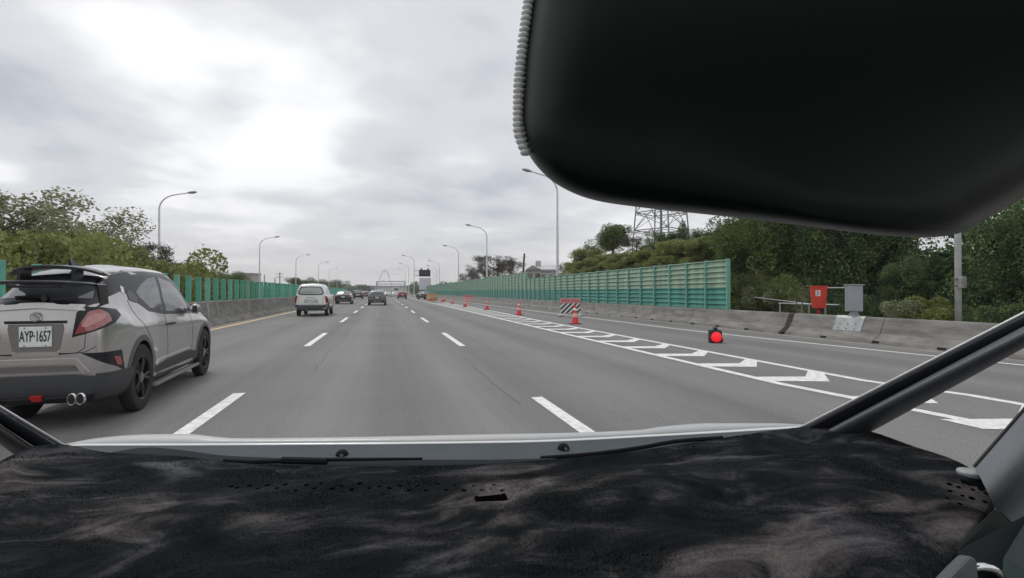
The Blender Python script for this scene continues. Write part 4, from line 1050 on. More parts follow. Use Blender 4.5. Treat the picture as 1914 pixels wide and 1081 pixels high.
# tail lamps: dark tip and red body wrapping the corner
car.patch('lamp_housing', [(-0.154, 1.067), (-0.078, 1.109), (0.104, 1.100), (0.286, 1.079), (0.347, 1.020), (0.256, 0.962), (0.043, 0.903), (-0.200, 0.848)], 38, .018, GLOSSB, both=True, step=.06)
car.patch('tail_lamp', [(-0.170, 0.873), (-0.124, 0.962), (-0.033, 1.071), (0.074, 1.079), (0.180, 1.041), (0.210, 0.978), (0.028, 0.911)], 38, .026, mat('crossover_lamp', (.30, .05, .05), .1, spec=1., coat=1.), both=True, step=.05)
car.patch('lamp_lens', [(-0.101, 0.945), (-0.048, 0.936), (0.134, 1.004), (0.134, 1.037), (0.028, 1.050), (-0.033, 1.029)], 38, .030, mat('lamp_pink', (.50, .22, .21), .1, coat=1.), both=True, step=.05)
# boot lid creases and plate recess
car.patch('tailgate_step', [(-.60, 1.080), (.0, 1.105), (.60, 1.080), (.58, 1.125), (0, 1.145), (-.58, 1.125)], 'rear', .022, SILV, step=.06)
car.patch('plate_recess', [(-.33, 0.970), (.33, 0.970), (.345, 0.925), (.29, 0.745), (.25, 0.725), (-.25, 0.725), (-.29, 0.745), (-.345, 0.925)], 'rear', .004, mat('recess_shade', (.20, .19, .18), .45, metal=.4), step=.07)
car.patch('recess_lip', [(-.38, 1.000), (.38, 1.000), (.37, 0.975), (-.37, 0.975)], 'rear', .014, GLOSSB, sub=.06)
car.patch('recess_lower_lip', [(-.30, 0.725), (.30, 0.725), (.27, 0.690), (-.27, 0.690)], 'rear', .012, SILV, sub=.06)
m = MB(); m.box(-.20, .20, -.918, -.905, .77, .95); pl = m.obj('number_plate', PLATE, root, bevel=.006)
m = MB()
for x in (-.13, .13):
    for z in (.782, .938): m.lathe([(.009, -.924), (.009, -.919)], (x, 0, z), axis='y', n=8)
m.obj('plate_screw', CHROME, pl)
txt('AYP\u00b71657', .135, INK, pl, (0, -.9195, .86), (pi / 2, 0, 0), sx=.70)
# emblem (plain ovals) and badge
m = MB()
def ring(m, rx, rz, x, z, y, th): m.tube([(x + rx * cos(a * pi / 10), y, z + rz * sin(a * pi / 10)) for a in range(21)], th, 5)
ring(m, .058, .038, 0, 1.035, -.925, .006); ring(m, .020, .036, 0, 1.035, -.928, .0045); ring(m, .040, .016, 0, 1.048, -.928, .0045); m.obj('emblem', CHROME, root)
m = MB()
for k in range(5): m.box(.40 + k * .032, .42 + k * .032, -.895 + .01 * k, -.885 + .01 * k, .985, 1.005)
m.obj('badge', CHROME, root)
# bumper
car.patch('bumper_lower', [(-.80, 0.485), (-.50, 0.515), (.50, 0.515), (.80, 0.485), (.87, 0.425), (.87, 0.285), (-.87, 0.285), (-.87, 0.425)], 'rear', .022, PLAST, step=.045, sub=.03)
car.patch('bumper_corner', [(.0, .515), (.50, .50), (.56, .22), (.0, .24)], 40, .020, PLAST, both=True, step=.045, sub=.03)
car.patch('bumper_chin', [(-.70, .335), (.70, .335), (.60, .24), (.3, .20), (-.3, .20), (-.60, .24)], 'rear', .04, GLOSSB, step=.06)
car.patch('bumper_band', [(-.50, 0.595), (.50, 0.595), (.56, 0.560), (.50, 0.545), (-.50, 0.545), (-.56, 0.560)], 'rear', .010, mat('band_grey', (.14, .13, .125), .5), sub=.06)
car.patch('bumper_blade', [(-.66, 0.535), (-.50, 0.660), (.50, 0.660), (.66, 0.535), (.60, 0.515), (.48, 0.615), (-.48, 0.615), (-.60, 0.515)], 'rear', .030, SILV, sub=.05)
car.patch('bumper_vent', [(0.030, 0.705), (0.490, 0.700), (0.530, 0.490), (0.430, 0.550)], 30, .006, GLOSSB, both=True, step=.06)
car.patch('reflector', [(0.390, 0.650), (0.470, 0.640), (0.490, 0.550), (0.430, 0.570)], 30, .012, LAMP, both=True, step=.05)
car.patch('rear_fog_lamp', [(-.075, .345), (.075, .345), (.06, .315), (-.06, .315)], 'rear', .045, mat('fog_red', (.55, .03, .03), .3), sub=.05)
for sx in (-1, 1):
    for dx in (.47, .58):
        m = MB(); m.lathe([(.046, -.955), (.052, -.960), (.052, -.86), (.046, -.86)], (sx * dx, 0, .30), axis='y', n=22); p_ = m.obj('exhaust_tip', CHROME, root, smooth=True)
        m = MB(); m.lathe([(.043, -.961), (.043, -.957)], (sx * dx, 0, .30), axis='y', n=22); m.obj('exhaust_bore', mat('bore_black', (.02, .02, .02), .9), p_)  # near-black disc closing the pipe end
# wings
def wing(name, pts, y0, y1, z, th, mt, droop=0., crown=0.):
    m = MB(); rows = []
    for i in range(13):
        u = i / 6 - 1; x = u * pts; dz = crown * (1 - u * u) - droop * abs(u) ** 4; c = .12 * abs(u) ** 3
        rows.append([(x, y1 - c * .2, z + dz), (x, (y0 + y1) / 2, z + dz + th * .9), (x, y0 + c, z + dz + th * .6), (x, y0 + c, z + dz - th * .1), (x, (y0 + y1) / 2, z + dz - th * .3)])
    n = 5; m.grid(rows, closed=True); k = len(m.v); m.f += [tuple(range(n)), tuple(range(k - n, k))]; m.m += [0, 0]
    return m.obj(name, mt, root, smooth=False, bevel=.004)
wing('roof_spoiler', .60, -.68, -.32, 1.445, .035, GLOSSB, .03, .035)
wing('tail_wing', .80, -1.00, -.76, 1.32, .030, GLOSSB, .02, .012)
m = MB()
for sx in (-1, 1):
    m = MB(); m.add([(sx * .79, -.98, 1.33), (sx * .79, -.78, 1.33), (sx * .70, -.58, 1.16), (sx * .68, -.72, 1.13), (sx * .815, -.98, 1.32), (sx * .81, -.78, 1.32), (sx * .725, -.58, 1.14), (sx * .705, -.72, 1.11)],
          [(0, 1, 2, 3), (4, 5, 6, 7), (0, 1, 5, 4), (1, 2, 6, 5), (2, 3, 7, 6), (3, 0, 4, 7)]); m.obj('wing_bracket', GLOSSB, root)
    m = MB(); m.box(sx * .34 - .02, sx * .34 + .02, -.74, -.55, 1.33, 1.46); m.obj('wing_stay', GLOSSB, root)
m = MB(); m.box(-.28, .28, -1.0, -.84, 1.29, 1.312); m.obj('wing_flap', GLOSSB, root, bevel=.006)
# antenna fin
m = MB(); m.add([(-.03, -.28, 1.50), (.03, -.28, 1.50), (.0, -.30, 1.585), (-.03, -.08, 1.515), (.03, -.08, 1.515), (0, -.22, 1.575)], [(0, 1, 2), (0, 3, 5, 2), (1, 2, 5, 4), (3, 4, 5), (0, 1, 4, 3)]); m.obj('antenna_fin', GLOSSB, root)
# doors, seams, handles, mirror, sill
car.seam('hatch_seam', [(-.70, 1.100), (-.62, 0.970), (-.60, 0.750), (-.50, 0.705), (.50, 0.705), (.60, 0.750), (.62, 0.970), (.70, 1.100)], 'rear', .009)
car.seam('bumper_seam', [(-.74, 0.760), (-.62, 0.715), (-.35, 0.700), (.35, 0.700), (.62, 0.715), (.74, 0.760)], 'rear', .007)
car.seam('rear_door_seam', [(-.12, 1.17), (-.02, .98), (.20, .82), (.38, .68), (.47, .52), (.52, .36)], 'side', .009, both=True)
car.seam('door_seam', [(.95, 1.43), (.94, 1.0), (.97, .70), (.97, .36)], 'side', .008, both=True)
car.seam('front_door_seam', [(1.98, .97), (2.04, .75), (2.02, .55), (2.0, .36)], 'side', .008, both=True)
car.seam('bonnet_seam', [(2.2, .955), (2.6, .915), (3.0, .83)], 'side', .007, both=True)
for sx in (-1, 1):
    m = MB(); m.tube([(sx * .872, 1.00, .865), (sx * .895, 1.06, .868), (sx * .895, 1.16, .868), (sx * .868, 1.22, .865)], [.012, .015, .015, .010], 8)
    m.obj('door_handle', BLACK, root)
for sx in (-1, 1):
    m = MB(); rows = []
    for k, (dx, r_) in enumerate(((.79, .02), (.86, .035), (.89, .075), (.95, .085), (1.01, .07), (1.035, .02))):
        rows.append([(sx * dx, 1.93 + .02 * k + .45 * r_ * cos(a * pi / 6), 1.02 + (r_ * .82 if r_ > .04 else r_) * sin(a * pi / 6)) for a in range(12)])
    m.grid(rows, closed=True); m.f += [tuple(range(12)), tuple(range(60, 72))]; m.m += [0, 0]; q = m.obj('wing_mirror', SILV, root, smooth=True)
    m = MB(); m.box(sx * .905, sx * 1.005, 1.915, 1.925, .975, 1.065) if sx > 0 else m.box(-1.005, -.905, 1.915, 1.925, .975, 1.065); m.obj('mirror_glass', GLASS, q)
car.patch('side_skirt', [(.42, .36), (.50, .40), (1.0, .445), (1.9, .46), (2.20, .42), (2.2, .22), (.42, .22)], 'side', .012, PLAST, both=True, step=.1)
car.patch('skirt_crease', [(.50, .43), (.62, .475), (1.0, .485), (1.9, .50), (1.9, .485), (1.0, .468), (.64, .455), (.53, .41)], 'side', .014, mat('bright_crease', (.62, .61, .60), .3, metal=.5), both=True, sub=.05)
for sx in (-1, 1):
    m = MB(); m.add([(sx * .80, .40, .185), (sx * .92, .42, .19), (sx * .93, 2.24, .21), (sx * .80, 2.24, .20), (sx * .80, .40, .225), (sx * .92, .42, .225), (sx * .93, 2.24, .245), (sx * .80, 2.24, .24)],
          [(0, 1, 2, 3), (4, 5, 6, 7), (0, 1, 5, 4), (1, 2, 6, 5), (2, 3, 7, 6), (3, 0, 4, 7)]); m.obj('skirt_blade', mat('skirt_silver', (.30, .30, .30), .35, metal=.5), root, bevel=.006)
def arc_patch(nm, yc, r0, r1, a0, a1, mt, off):
    n = 16; A = [(yc + r1 * cos(a0 + (a1 - a0) * k / n), .36 + r1 * sin(a0 + (a1 - a0) * k / n)) for k in range(n + 1)]
    B = [(yc + r0 * cos(a0 + (a1 - a0) * k / n), .36 + r0 * sin(a0 + (a1 - a0) * k / n)) for k in range(n, -1, -1)]
    car.patch(nm, A + B, 'side', off, mt, step=.3, sub=.05, both=True)
arc_patch('arch_trim', 0, .385, .44, -.32, pi + .25, mat('arch_grey', (.10, .10, .10), .5), .012)  # dark trim ring, its tone also standing in for the arch shading
arc_patch('arch_trim', 2.64, .385, .435, -.22, pi + .32, mat('arch_grey', (.10, .10, .10)), .012)
for y in (0, 2.64):
    for sx in (-1, 1): wheel(root, sx * .80, y, .35, sx, TYRE, DARKRIM, .22, 5, hub=mat('hub_silver', (.25, .25, .26), .3, metal=.8))

# ---- generic traffic seen from behind
def scale_st(st, kx=1., ky=1., kz=1.): return [(y * ky, [(x * kx, z * kz) for x, z in P]) for y, P in st]
SUV = [
 (-.80, [(0, .50), (.42, .50), (.60, .52), (.68, .62), (.68, .86), (.64, 1.02), (.58, 1.26), (.45, 1.38), (0, 1.40)]),
 (-.77, [(0, .38), (.56, .38), (.76, .42), (.84, .62), (.83, .88), (.78, 1.08), (.69, 1.36), (.53, 1.53), (0, 1.56)]),
 (-.66, [(0, .33), (.62, .33), (.84, .42), (.89, .64), (.88, .92), (.83, 1.10), (.715, 1.42), (.575, 1.60), (0, 1.64)]),
 (-.3, [(0, .30), (.64, .30), (.87, .40), (.91, .66), (.90, .94), (.845, 1.10), (.725, 1.48), (.59, 1.64), (0, 1.69)]),
 (.6, [(0, .28), (.64, .28), (.86, .38), (.90, .64), (.89, .90), (.84, 1.06), (.725, 1.48), (.59, 1.65), (0, 1.71)]),
 (1.4, [(0, .28), (.64, .28), (.86, .38), (.90, .64), (.89, .90), (.84, 1.04), (.72, 1.42), (.59, 1.60), (0, 1.66)]),
 (1.9, [(0, .28), (.64, .28), (.86, .38), (.90, .64), (.89, .90), (.84, 1.03), (.75, 1.20), (.64, 1.34), (0, 1.42)]),
 (2.3, [(0, .28), (.64, .28), (.87, .38), (.91, .66), (.90, .88), (.82, 1.00), (.72, 1.06), (.58, 1.10), (0, 1.13)]),
 (3.1, [(0, .3), (.62, .3), (.84, .38), (.87, .6), (.84, .8), (.76, .90), (.66, .95), (.5, .98), (0, 1.0)]),
 (3.4, [(0, .34), (.5, .34), (.66, .4), (.70, .54), (.68, .66), (.6, .72), (.5, .75), (.3, .77), (0, .78)])]
SEDAN = [
 (-1.06, [(0, .46), (.42, .46), (.58, .48), (.66, .58), (.66, .76), (.60, .88), (.50, .93), (.3, .95), (0, .96)]),
 (-1.02, [(0, .34), (.54, .34), (.74, .40), (.81, .58), (.80, .80), (.73, .94), (.60, 1.0), (.38, 1.02), (0, 1.03)]),
 (-.86, [(0, .28), (.62, .28), (.82, .38), (.87, .6), (.86, .82), (.78, .97), (.64, 1.03), (.42, 1.055), (0, 1.065)]),
 (-.58, [(0, .26), (.64, .26), (.85, .36), (.89, .6), (.88, .82), (.80, .98), (.66, 1.06), (.5, 1.10), (0, 1.12)]),
 (-.15, [(0, .24), (.64, .24), (.86, .34), (.90, .6), (.89, .82), (.82, .97), (.69, 1.19), (.54, 1.30), (0, 1.34)]),
 (.35, [(0, .24), (.64, .24), (.86, .34), (.89, .6), (.88, .80), (.82, .95), (.68, 1.26), (.55, 1.40), (0, 1.45)]),
 (1.1, [(0, .24), (.64, .24), (.86, .34), (.89, .6), (.88, .80), (.82, .93), (.68, 1.25), (.55, 1.39), (0, 1.44)]),
 (1.7, [(0, .24), (.64, .24), (.86, .34), (.89, .6), (.88, .80), (.82, .92), (.73, 1.06), (.6, 1.16), (0, 1.22)]),
 (2.1, [(0, .24), (.64, .24), (.86, .34), (.90, .6), (.88, .78), (.80, .88), (.70, .92), (.55, .95), (0, .98)]),
 (3.0, [(0, .26), (.62, .26), (.84, .34), (.87, .55), (.83, .70), (.75, .78), (.65, .82), (.5, .84), (0, .86)]),
 (3.4, [(0, .32), (.5, .32), (.64, .38), (.68, .48), (.64, .58), (.56, .63), (.46, .65), (.3, .66), (0, .67)])]
HATCH = [
 (-.82, [(0, .46), (.42, .46), (.58, .48), (.66, .58), (.66, .78), (.60, .92), (.48, 1.04), (.3, 1.09), (0, 1.10)]),
 (-.79, [(0, .34), (.54, .34), (.74, .40), (.81, .58), (.80, .82), (.75, .97), (.62, 1.14), (.44, 1.22), (0, 1.25)]),
 (-.66, [(0, .28), (.62, .28), (.82, .38), (.86, .6), (.85, .84), (.79, .99), (.67, 1.22), (.52, 1.34), (0, 1.375)]),
 (-.3, [(0, .26), (.64, .26), (.84, .36), (.875, .6), (.87, .84), (.81, .99), (.69, 1.29), (.55, 1.43), (0, 1.47)]),
 (.5, [(0, .24), (.64, .24), (.84, .34), (.87, .6), (.86, .82), (.81, .96), (.69, 1.31), (.56, 1.46), (0, 1.51)]),
 (1.3, [(0, .24), (.64, .24), (.84, .34), (.87, .6), (.86, .80), (.81, .94), (.68, 1.27), (.55, 1.42), (0, 1.47)]),
 (1.9, [(0, .24), (.64, .24), (.84, .34), (.87, .6), (.86, .80), (.80, .93), (.72, 1.05), (.58, 1.14), (0, 1.19)]),
 (2.3, [(0, .24), (.64, .24), (.85, .34), (.88, .6), (.86, .78), (.78, .88), (.68, .93), (.52, .97), (0, 1.0)]),
 (2.9, [(0, .26), (.62, .26), (.82, .34), (.84, .55), (.8, .7), (.72, .78), (.62, .82), (.46, .85), (0, .86)]),
 (3.2, [(0, .32), (.5, .32), (.62, .38), (.66, .48), (.62, .58), (.54, .64), (.44, .66), (.3, .67), (0, .68)])]
def traffic(kind, name, label, px, py, paint, wpx=None, rz=0., rim=ALLOY, lower=None, wbase=2.62, detail=True, X=None):
    p = ground(px, py)
    # py is where the rear tyres meet the road; the origin is the rear axle
    t = thing(name, label, 'car' if 'suv' not in name else 'car', (p.x, p.y + .0, .004), rz)
    st, R = {'suv': (SUV, .36), 'sedan': (SEDAN, .325), 'hatch': (HATCH, .32)}[kind]
    c = Car(t, st, paint, (0, wbase), R=R, well=R + .05)
    yr = st[0][0]
    if kind == 'suv':
        gl = [(-.60, 1.10), (0, 1.08), (.60, 1.10), (.70, 1.17), (.70, 1.24), (.60, 1.45), (.52, 1.515), (0, 1.53), (-.52, 1.515), (-.60, 1.45), (-.70, 1.24), (-.70, 1.17)]
        gi = [(x * .91, 1.31 + (z - 1.31) * .80) for x, z in gl]
        c.patch('window_seal', gl, 'rear', .004, BLACK, step=.1); c.patch('rear_window', gi, 'rear', .009, mat('pale_glass', (.36, .41, .39), .08, spec=1., coat=1.), step=.08)
        c.patch('rear_bumper', [(-.92, .62), (-.75, .60), (-.6, .58), (.6, .58), (.75, .60), (.92, .62), (.92, .30), (-.92, .30)], 'rear', .03, lower or PLAST, step=.1)
        c.patch('side_cladding', [(-.62, .62), (-.42, .66), (-.40, .5), (-.40, .30), (-.70, .30)], 'side', .02, lower or PLAST, both=True)
        c.patch('side_cladding', [(.42, .48), (2.2, .48), (2.2, .30), (.42, .30)], 'side', .02, lower or PLAST, both=True)
        c.patch('tail_lamp', [(0.380, 1.03), (0.480, 1.06), (0.640, .98), (0.710, .80), (0.640, .66), (0.460, .66), (0.440, .82)], 22, .014, LAMP, both=True, step=.06)
        c.patch('lamp_lens', [(0.500, .90), (0.560, .92), (0.620, .80), (0.580, .74), (0.510, .78)], 22, .018, mat('lamp_dark', (.06, .03, .03), .1), both=True, step=.06)
        c.patch('plate_recess', [(-.36, .87), (.36, .87), (.40, .68), (-.40, .68)], 'rear', .005, mat('recess_white', (.48, .48, .48), .5), step=.1)
        c.seam('hatch_seam', [(-.66, 1.05), (-.66, .66), (-.60, .62), (.60, .62), (.66, .66), (.66, 1.05)], 'rear', .012)
        m = MB(); m.box(-.26, .26, yr - .02, yr + .02, .95, .985); m.obj('handle_bar', mat('bar_white', (.5, .5, .5), .4), t)
        zpl = .77
        m = MB(); m.box(-.32, .36, -.62, -.5, .26, .34); m.obj('silencer', mat('pale_metal', (.45, .46, .46), .5, metal=.4), t)
        m = MB()
        for sx in (-1, 1): m.tube([(sx * .60, -.4, 1.67), (sx * .61, .3, 1.70), (sx * .60, 1.2, 1.665)], .02, 6)
        m.obj('roof_rail', BLACK, t)
        sw = [(-.45, 1.12), (-.30, 1.36), (.2, 1.44), (.2, 1.10)], [(.28, 1.10), (.28, 1.45), (.95, 1.46), (.95, 1.08)], [(1.03, 1.08), (1.03, 1.45), (1.35, 1.40), (1.85, 1.10)]
    elif kind == 'sedan':
        gi = [(-.55, 1.085), (0, 1.11), (.55, 1.085), (.60, 1.16), (.50, 1.32), (0, 1.36), (-.5, 1.32), (-.60, 1.16)]
        c.patch('rear_window', gi, 'rear', .006, TINT, step=.08)
        c.patch('rear_bumper', [(-.6, .36), (.6, .36), (.66, .27), (-.66, .27)], 'rear', .02, PLAST, step=.1)
        c.patch('tail_lamp', [(0.000, .90), (0.420, .90), (0.540, .86), (0.500, .72), (0.240, .70), (0.080, .80)], 28, .012, LAMP, both=True, step=.06)
        c.patch('boot_trim', [(-.42, .905), (.42, .905), (.44, .875), (-.44, .875)], 'rear', .02, CHROME, sub=.08)
        c.patch('plate_recess', [(-.34, .86), (.34, .86), (.30, .70), (-.30, .70)], 'rear', .004, mat('recess_dark', (.02, .02, .02), .5), step=.1)
        c.seam('boot_seam', [(-.62, 1.0), (-.60, .70), (.60, .70), (.62, 1.0)], 'rear', .01)
        m = MB(); m.box(-.55, .55, yr - .02, yr + .03, .40, .46); m.obj('bumper_strip', mat('strip_grey', (.3, .3, .3), .4, metal=.5), t)
        zpl = .785; sw = [(-.12, 1.06), (.3, 1.25), (.5, 1.30), (.5, 1.02)], [(.58, 1.02), (.58, 1.31), (1.1, 1.28), (1.60, 1.02)]
    else:
        gi = [(-.50, 1.05), (0, 1.03), (.50, 1.05), (.60, 1.12), (.50, 1.30), (0, 1.345), (-.5, 1.30), (-.60, 1.12)]
        c.patch('rear_window', gi, 'rear', .007, TINT, step=.08)
        c.patch('rear_bumper', [(-.80, .50), (.80, .50), (.84, .27), (-.84, .27)], 'rear', .02, PLAST, step=.1)
        c.patch('tail_lamp', [(0.300, .98), (0.540, 1.0), (0.640, .86), (0.580, .72), (0.400, .74)], 22, .012, LAMP, both=True, step=.06)
        c.patch('plate_recess', [(-.34, .86), (.34, .86), (.30, .68), (-.30, .68)], 'rear', .004, mat('recess_dark', (.02, .02, .02), .5), step=.1)
        m = MB(); m.box(-.40, .40, yr - .03, yr + .05, .34, .40); m.obj('bumper_strip', mat('strip_grey', (.3, .3, .3), .4, metal=.5), t)
        zpl = .77; sw = [(-.25, 1.1), (.1, 1.28), (.5, 1.33), (.5, 1.05)], [(.58, 1.05), (.58, 1.34), (1.25, 1.30), (1.75, 1.03)]
    for q in sw: c.patch('side_window', q, 'side', .006, TINT, both=True, step=.15)
    m = MB(); m.box(-.17, .17, yr - .025, yr - .01, zpl - .075, zpl + .075); pl = m.obj('number_plate', PLATE, t)
    if detail:
        m = MB()
        for k in range(6):
            m.box(-.13 + k * .045, -.105 + k * .045, yr - .029, yr - .026, zpl - .04, zpl + .04)
        m.obj('plate_marks', mat('plate_smudge', (.25, .27, .26), .5), pl)
    for sx in (-1, 1):
        m = MB(); m.tube([(sx * .80, 1.72, 1.0), (sx * .92, 1.74, 1.04), (sx * 1.0, 1.75, 1.05)], [.03, .075, .06], 8); m.obj('wing_mirror', paint, t)
        for y in (0, wbase): wheel(t, sx * .78, y, R, sx, TYRE, rim, .19, 5)
    return t
WHP = mat('white_paint', (.82, .82, .81), .3, coat=.8, var=.03)
BKP = mat('black_paint', (.022, .023, .026), .25, coat=.8)
DGP = mat('dark_grey_paint', (.07, .075, .08), .3, metal=.3, coat=.8)
GYP = mat('grey_paint', (.16, .16, .17), .3, metal=.4, coat=.8)
RDP = mat('red_paint', (.28, .015, .02), .3, coat=.8)
s_ = traffic('suv', 'suv', 'white compact off-road car with grey bumper in the lane left of ours', 585, 590.5, WHP, lower=mat('suv_plastic', (.085, .09, .095), .6)); s_.scale = (.93, .95, 1.06)
traffic('sedan', 'sedan', 'black sedan just ahead of the white car, chrome bar over its plate', 642.5, 568.5, BKP)
traffic('hatch', 'hatchback', 'grey hatchback directly ahead in our own lane', 705, 570.8, GYP)
traffic('suv', 'suv', 'dark grey car ahead of the black sedan', 669, 559.2, DGP, detail=False)
traffic('hatch', 'hatchback', 'dark car farther ahead with a reddish tail, left of the grey hatchback', 683, 557, mat('maroon_paint', (.10, .03, .03), .3, coat=.8), detail=False)
traffic('hatch', 'hatchback', 'red car ahead in the lane right of ours', 752, 558.8, RDP, detail=False)
traffic('sedan', 'sedan', 'white sedan just left of the white truck, beyond the red car', 738.5, 555.4, WHP, detail=False)
traffic('sedan', 'sedan', 'small white car far ahead between the grey hatchback and the dashed line', 724.5, 555.0, WHP, detail=False)
traffic('suv', 'suv', 'tiny dark car far ahead, right of the small white car', 731, 553.5, BKP, detail=False)
traffic('sedan', 'sedan', 'dark car parked on the closed lane left of the tan crash barrels', 790, 560, DGP, rz=-.5, detail=False)
p = ground(740.5, 553.2)
t = thing('box_truck', 'small white box truck far ahead above the white sedan', 'truck', (p.x, p.y, .004))
m = MB(); m.box(-1.05, 1.05, 0, 4.6, .95, 3.0); m.obj('cargo_box', WHP, t, bevel=.03)
m = MB(); m.box(-.95, .95, 4.7, 6.2, .6, 2.3); m.obj('cab', WHP, t, bevel=.1)
m = MB(); m.box(-.95, .95, -.02, -.002, 1.05, 2.9); m.box(-.012, .012, -.03, -.021, 1.05, 2.9); m.obj('rear_door', mat('door_grey', (.45, .46, .46), .5), t)
m = MB(); m.box(-.6, .6, -.032, -.0305, 2.0, 2.5); m.obj('rear_label', BLACK, t)
m = MB(); m.box(-1., 1., .05, .2, .5, .75); m.obj('bumper', PLAST, t); m = MB(); m.box(-.5, .5, .2, 6, .6, .9); m.obj('chassis', PLAST, t)
for sx in (-1, 1):
    m = MB(); m.box(sx * .85 - .12, sx * .85 + .12, .03, .049, .55, .7); m.obj('tail_lamp', LAMP, t)
    for y in (1.2, 5.3): wheel(t, sx * .85, y, .42, sx, TYRE, ALLOY, .24, 5)

# ------------------------------------------------------------------ our own car: bonnet, cowl, pillars, mirror, dashboard
own = thing('dashcam_car', 'our own car seen from inside: pale bonnet edge, dark pillars and big black mirror', 'car', (0, 0, 0))
def spline(pts, n):
    """smooth polyline through pixel points, n samples"""
    t = [0]
    for a, b in zip(pts, pts[1:]): t.append(t[-1] + math.hypot(*(b[i] - a[i] for i in (0, 1))))
    return [tuple(pchip(t, [p[k] for p in pts], t[-1] * i / (n - 1)) for k in range(len(pts[0]))) for i in range(n)]
def sheet(name, lines, mt, n=60, thick=.003, smooth=True, parent=own):
    """skin over several (px, py, depth) lines, given real thickness"""
    m = MB(); rows = [[U(*p) for p in spline(l, n)] for l in lines]; m.grid(rows)
    o = m.obj(name, mt, parent, smooth=smooth, fix=False); b = o.modifiers.new('t', 'SOLIDIFY'); b.thickness = thick; b.offset = 0; return o
BONN = mat('bonnet_paint', (.42, .43, .43), .5, metal=.0, coat=.2, var=.04)
BONN2 = mat('bonnet_rear_paint', (.07, .082, .09), .7, spec=.08, var=.08)
top_edge = [(120, 831, 1.24), (190, 819, 1.26), (270, 813, 1.27), (350, 812, 1.27), (410, 818, 1.26), (440, 820, 1.25), (900, 813, 1.25), (1190, 805, 1.26), (1240, 798, 1.27), (1330, 792, 1.29), (1440, 792, 1.29), (1510, 795, 1.29)]
mid_edge = [(128, 830, 1.17), (400, 829, 1.17), (960, 824, 1.18), (1250, 811, 1.21), (1505, 796, 1.27)]
front = [(x, y + 22, d + .25) for x, y, d in top_edge]
sheet('bonnet', [front, top_edge, [(x, y - (1.5 if 0 < i < 4 else 0), d) for i, (x, y, d) in enumerate(mid_edge)]], BONN, 90)
sheet('bonnet_rear_edge', [mid_edge, [(x, y + 4, d - .012) for x, y, d in mid_edge]], mat('edge_highlight', (.80, .81, .80), .3, coat=1.), 60, .004)  # highlight along the bonnet's rear edge, put in as brighter paint
sheet('cowl', [[(x, y + 4.5, d - .013) for x, y, d in mid_edge], [(120, 852, 1.08), (400, 862, 1.06), (960, 866, 1.06), (1260, 842, 1.10), (1500, 806, 1.2)], [(110, 900, .98), (400, 905, .98), (960, 905, .98), (1270, 880, 1.0), (1480, 840, 1.08)]], BONN2, 60)
WIP = mat('wiper_black', (.012, .013, .015), .75, spec=.12)
sheet('cowl_panel', [[(200, 848, 1.00), (280, 837, 1.02), (340, 842, 1.01), (430, 853, .99), (700, 860, .98), (900, 860, .98), (1040, 857, .99)], [(190, 885, .95), (280, 868, .96), (340, 872, .96), (430, 878, .95), (700, 882, .95), (900, 884, .95), (1040, 880, .96)]], mat('cowl_grey', (.022, .026, .03), .8, spec=.08), 40)
def nozzle(px, py, d):
    p = U(px, py, d); m = MB(); m.lathe([(.014, -.006), (.0135, .004), (.010, .010), (.004, .013)], p, axis='z', n=18)
    q = m.obj('washer_nozzle', WIP, own, smooth=True)
    m = MB(); m.lathe([(.004, -.016), (.003, -.011)], p + Vector((0, 0, .005)), axis='y', n=10); m.obj('jet', CHROME, q)
nozzle(640, 851, 1.10); nozzle(1053, 839, 1.13)
m = MB(); m.tube([U(*p) for p in ((420, 861, .955), (470, 863, .955), (600, 859, .955), (790, 857, .955))], [.005, .0045, .004, .0025], 8); m.tube([U(*p) for p in ((528, 860, .95), (612, 862, .95))], .007, 8)
m.obj('wiper', WIP, own)
m = MB(); m.tube([U(*p) for p in spline([(1010, 856, 1.02), (1100, 849, 1.03), (1200, 836, 1.05), (1260, 825, 1.07), (1350, 818, 1.09)], 16)], [.0045] * 16, 8); m.obj('wiper', WIP, own)
sheet('wiper_cover', [[(1090, 851, 1.04), (1200, 838, 1.06), (1262, 827, 1.08), (1352, 818, 1.10)], [(1090, 858, 1.02), (1200, 850, 1.04), (1262, 840, 1.06), (1345, 829, 1.08)]], BONN2, 20)

p = U(1237, 848, .985); m = MB(); m.lathe([(.010, -.01), (.012, 0), (.009, .005), (.002, .007)], p, n=18); m.obj('sensor_cap', mat('sensor_grey', (.12, .13, .13), .5), own, smooth=True)
# right windscreen pillar: a long sloping bar with a bright outer edge, a rubber seal and a rounded trim
def bar(name, A, B, d0, d1, prof, mt, parent=own, ext=1.):
    """A, B: pixel end points of the two long edges; prof: (v across 0..1, depth offset) """
    m = MB(); rows = []
    for i in range(25):
        u = i / 24; d = d0 + (d1 - d0) * u; row = []
        for v, o in prof:
            px = (A[0][0] + (A[1][0] - A[0][0]) * u) * (1 - v) + (B[0][0] + (B[1][0] - B[0][0]) * u) * v
            py = (A[0][1] + (A[1][1] - A[0][1]) * u) * (1 - v) + (B[0][1] + (B[1][1] - B[0][1]) * u) * v
            row.append(U(px, py, d + o))
        rows.append(row)
    m.grid(rows, closed=True); n = len(prof); k = len(m.v); m.f += [tuple(range(n)), tuple(range(k - n, k))]; m.m += [0, 0]
    return m.obj(name, mt, parent, smooth=True)
def round_prof(v0, v1, bulge, back=.05, n=9):
    P = [(v0 + (v1 - v0) * (.5 - .5 * cos(pi * k / n)), -bulge * sin(pi * k / n)) for k in range(n + 1)]
    return P + [(v1, back), (v0, back)]
TRIM = mat('pillar_trim', (.055, .060, .070), .48, spec=.35)
SEAL = mat('pillar_seal', (.022, .024, .030), .6, spec=.3)
EDGE = mat('pillar_edge', (.62, .62, .62), .4, coat=.4)
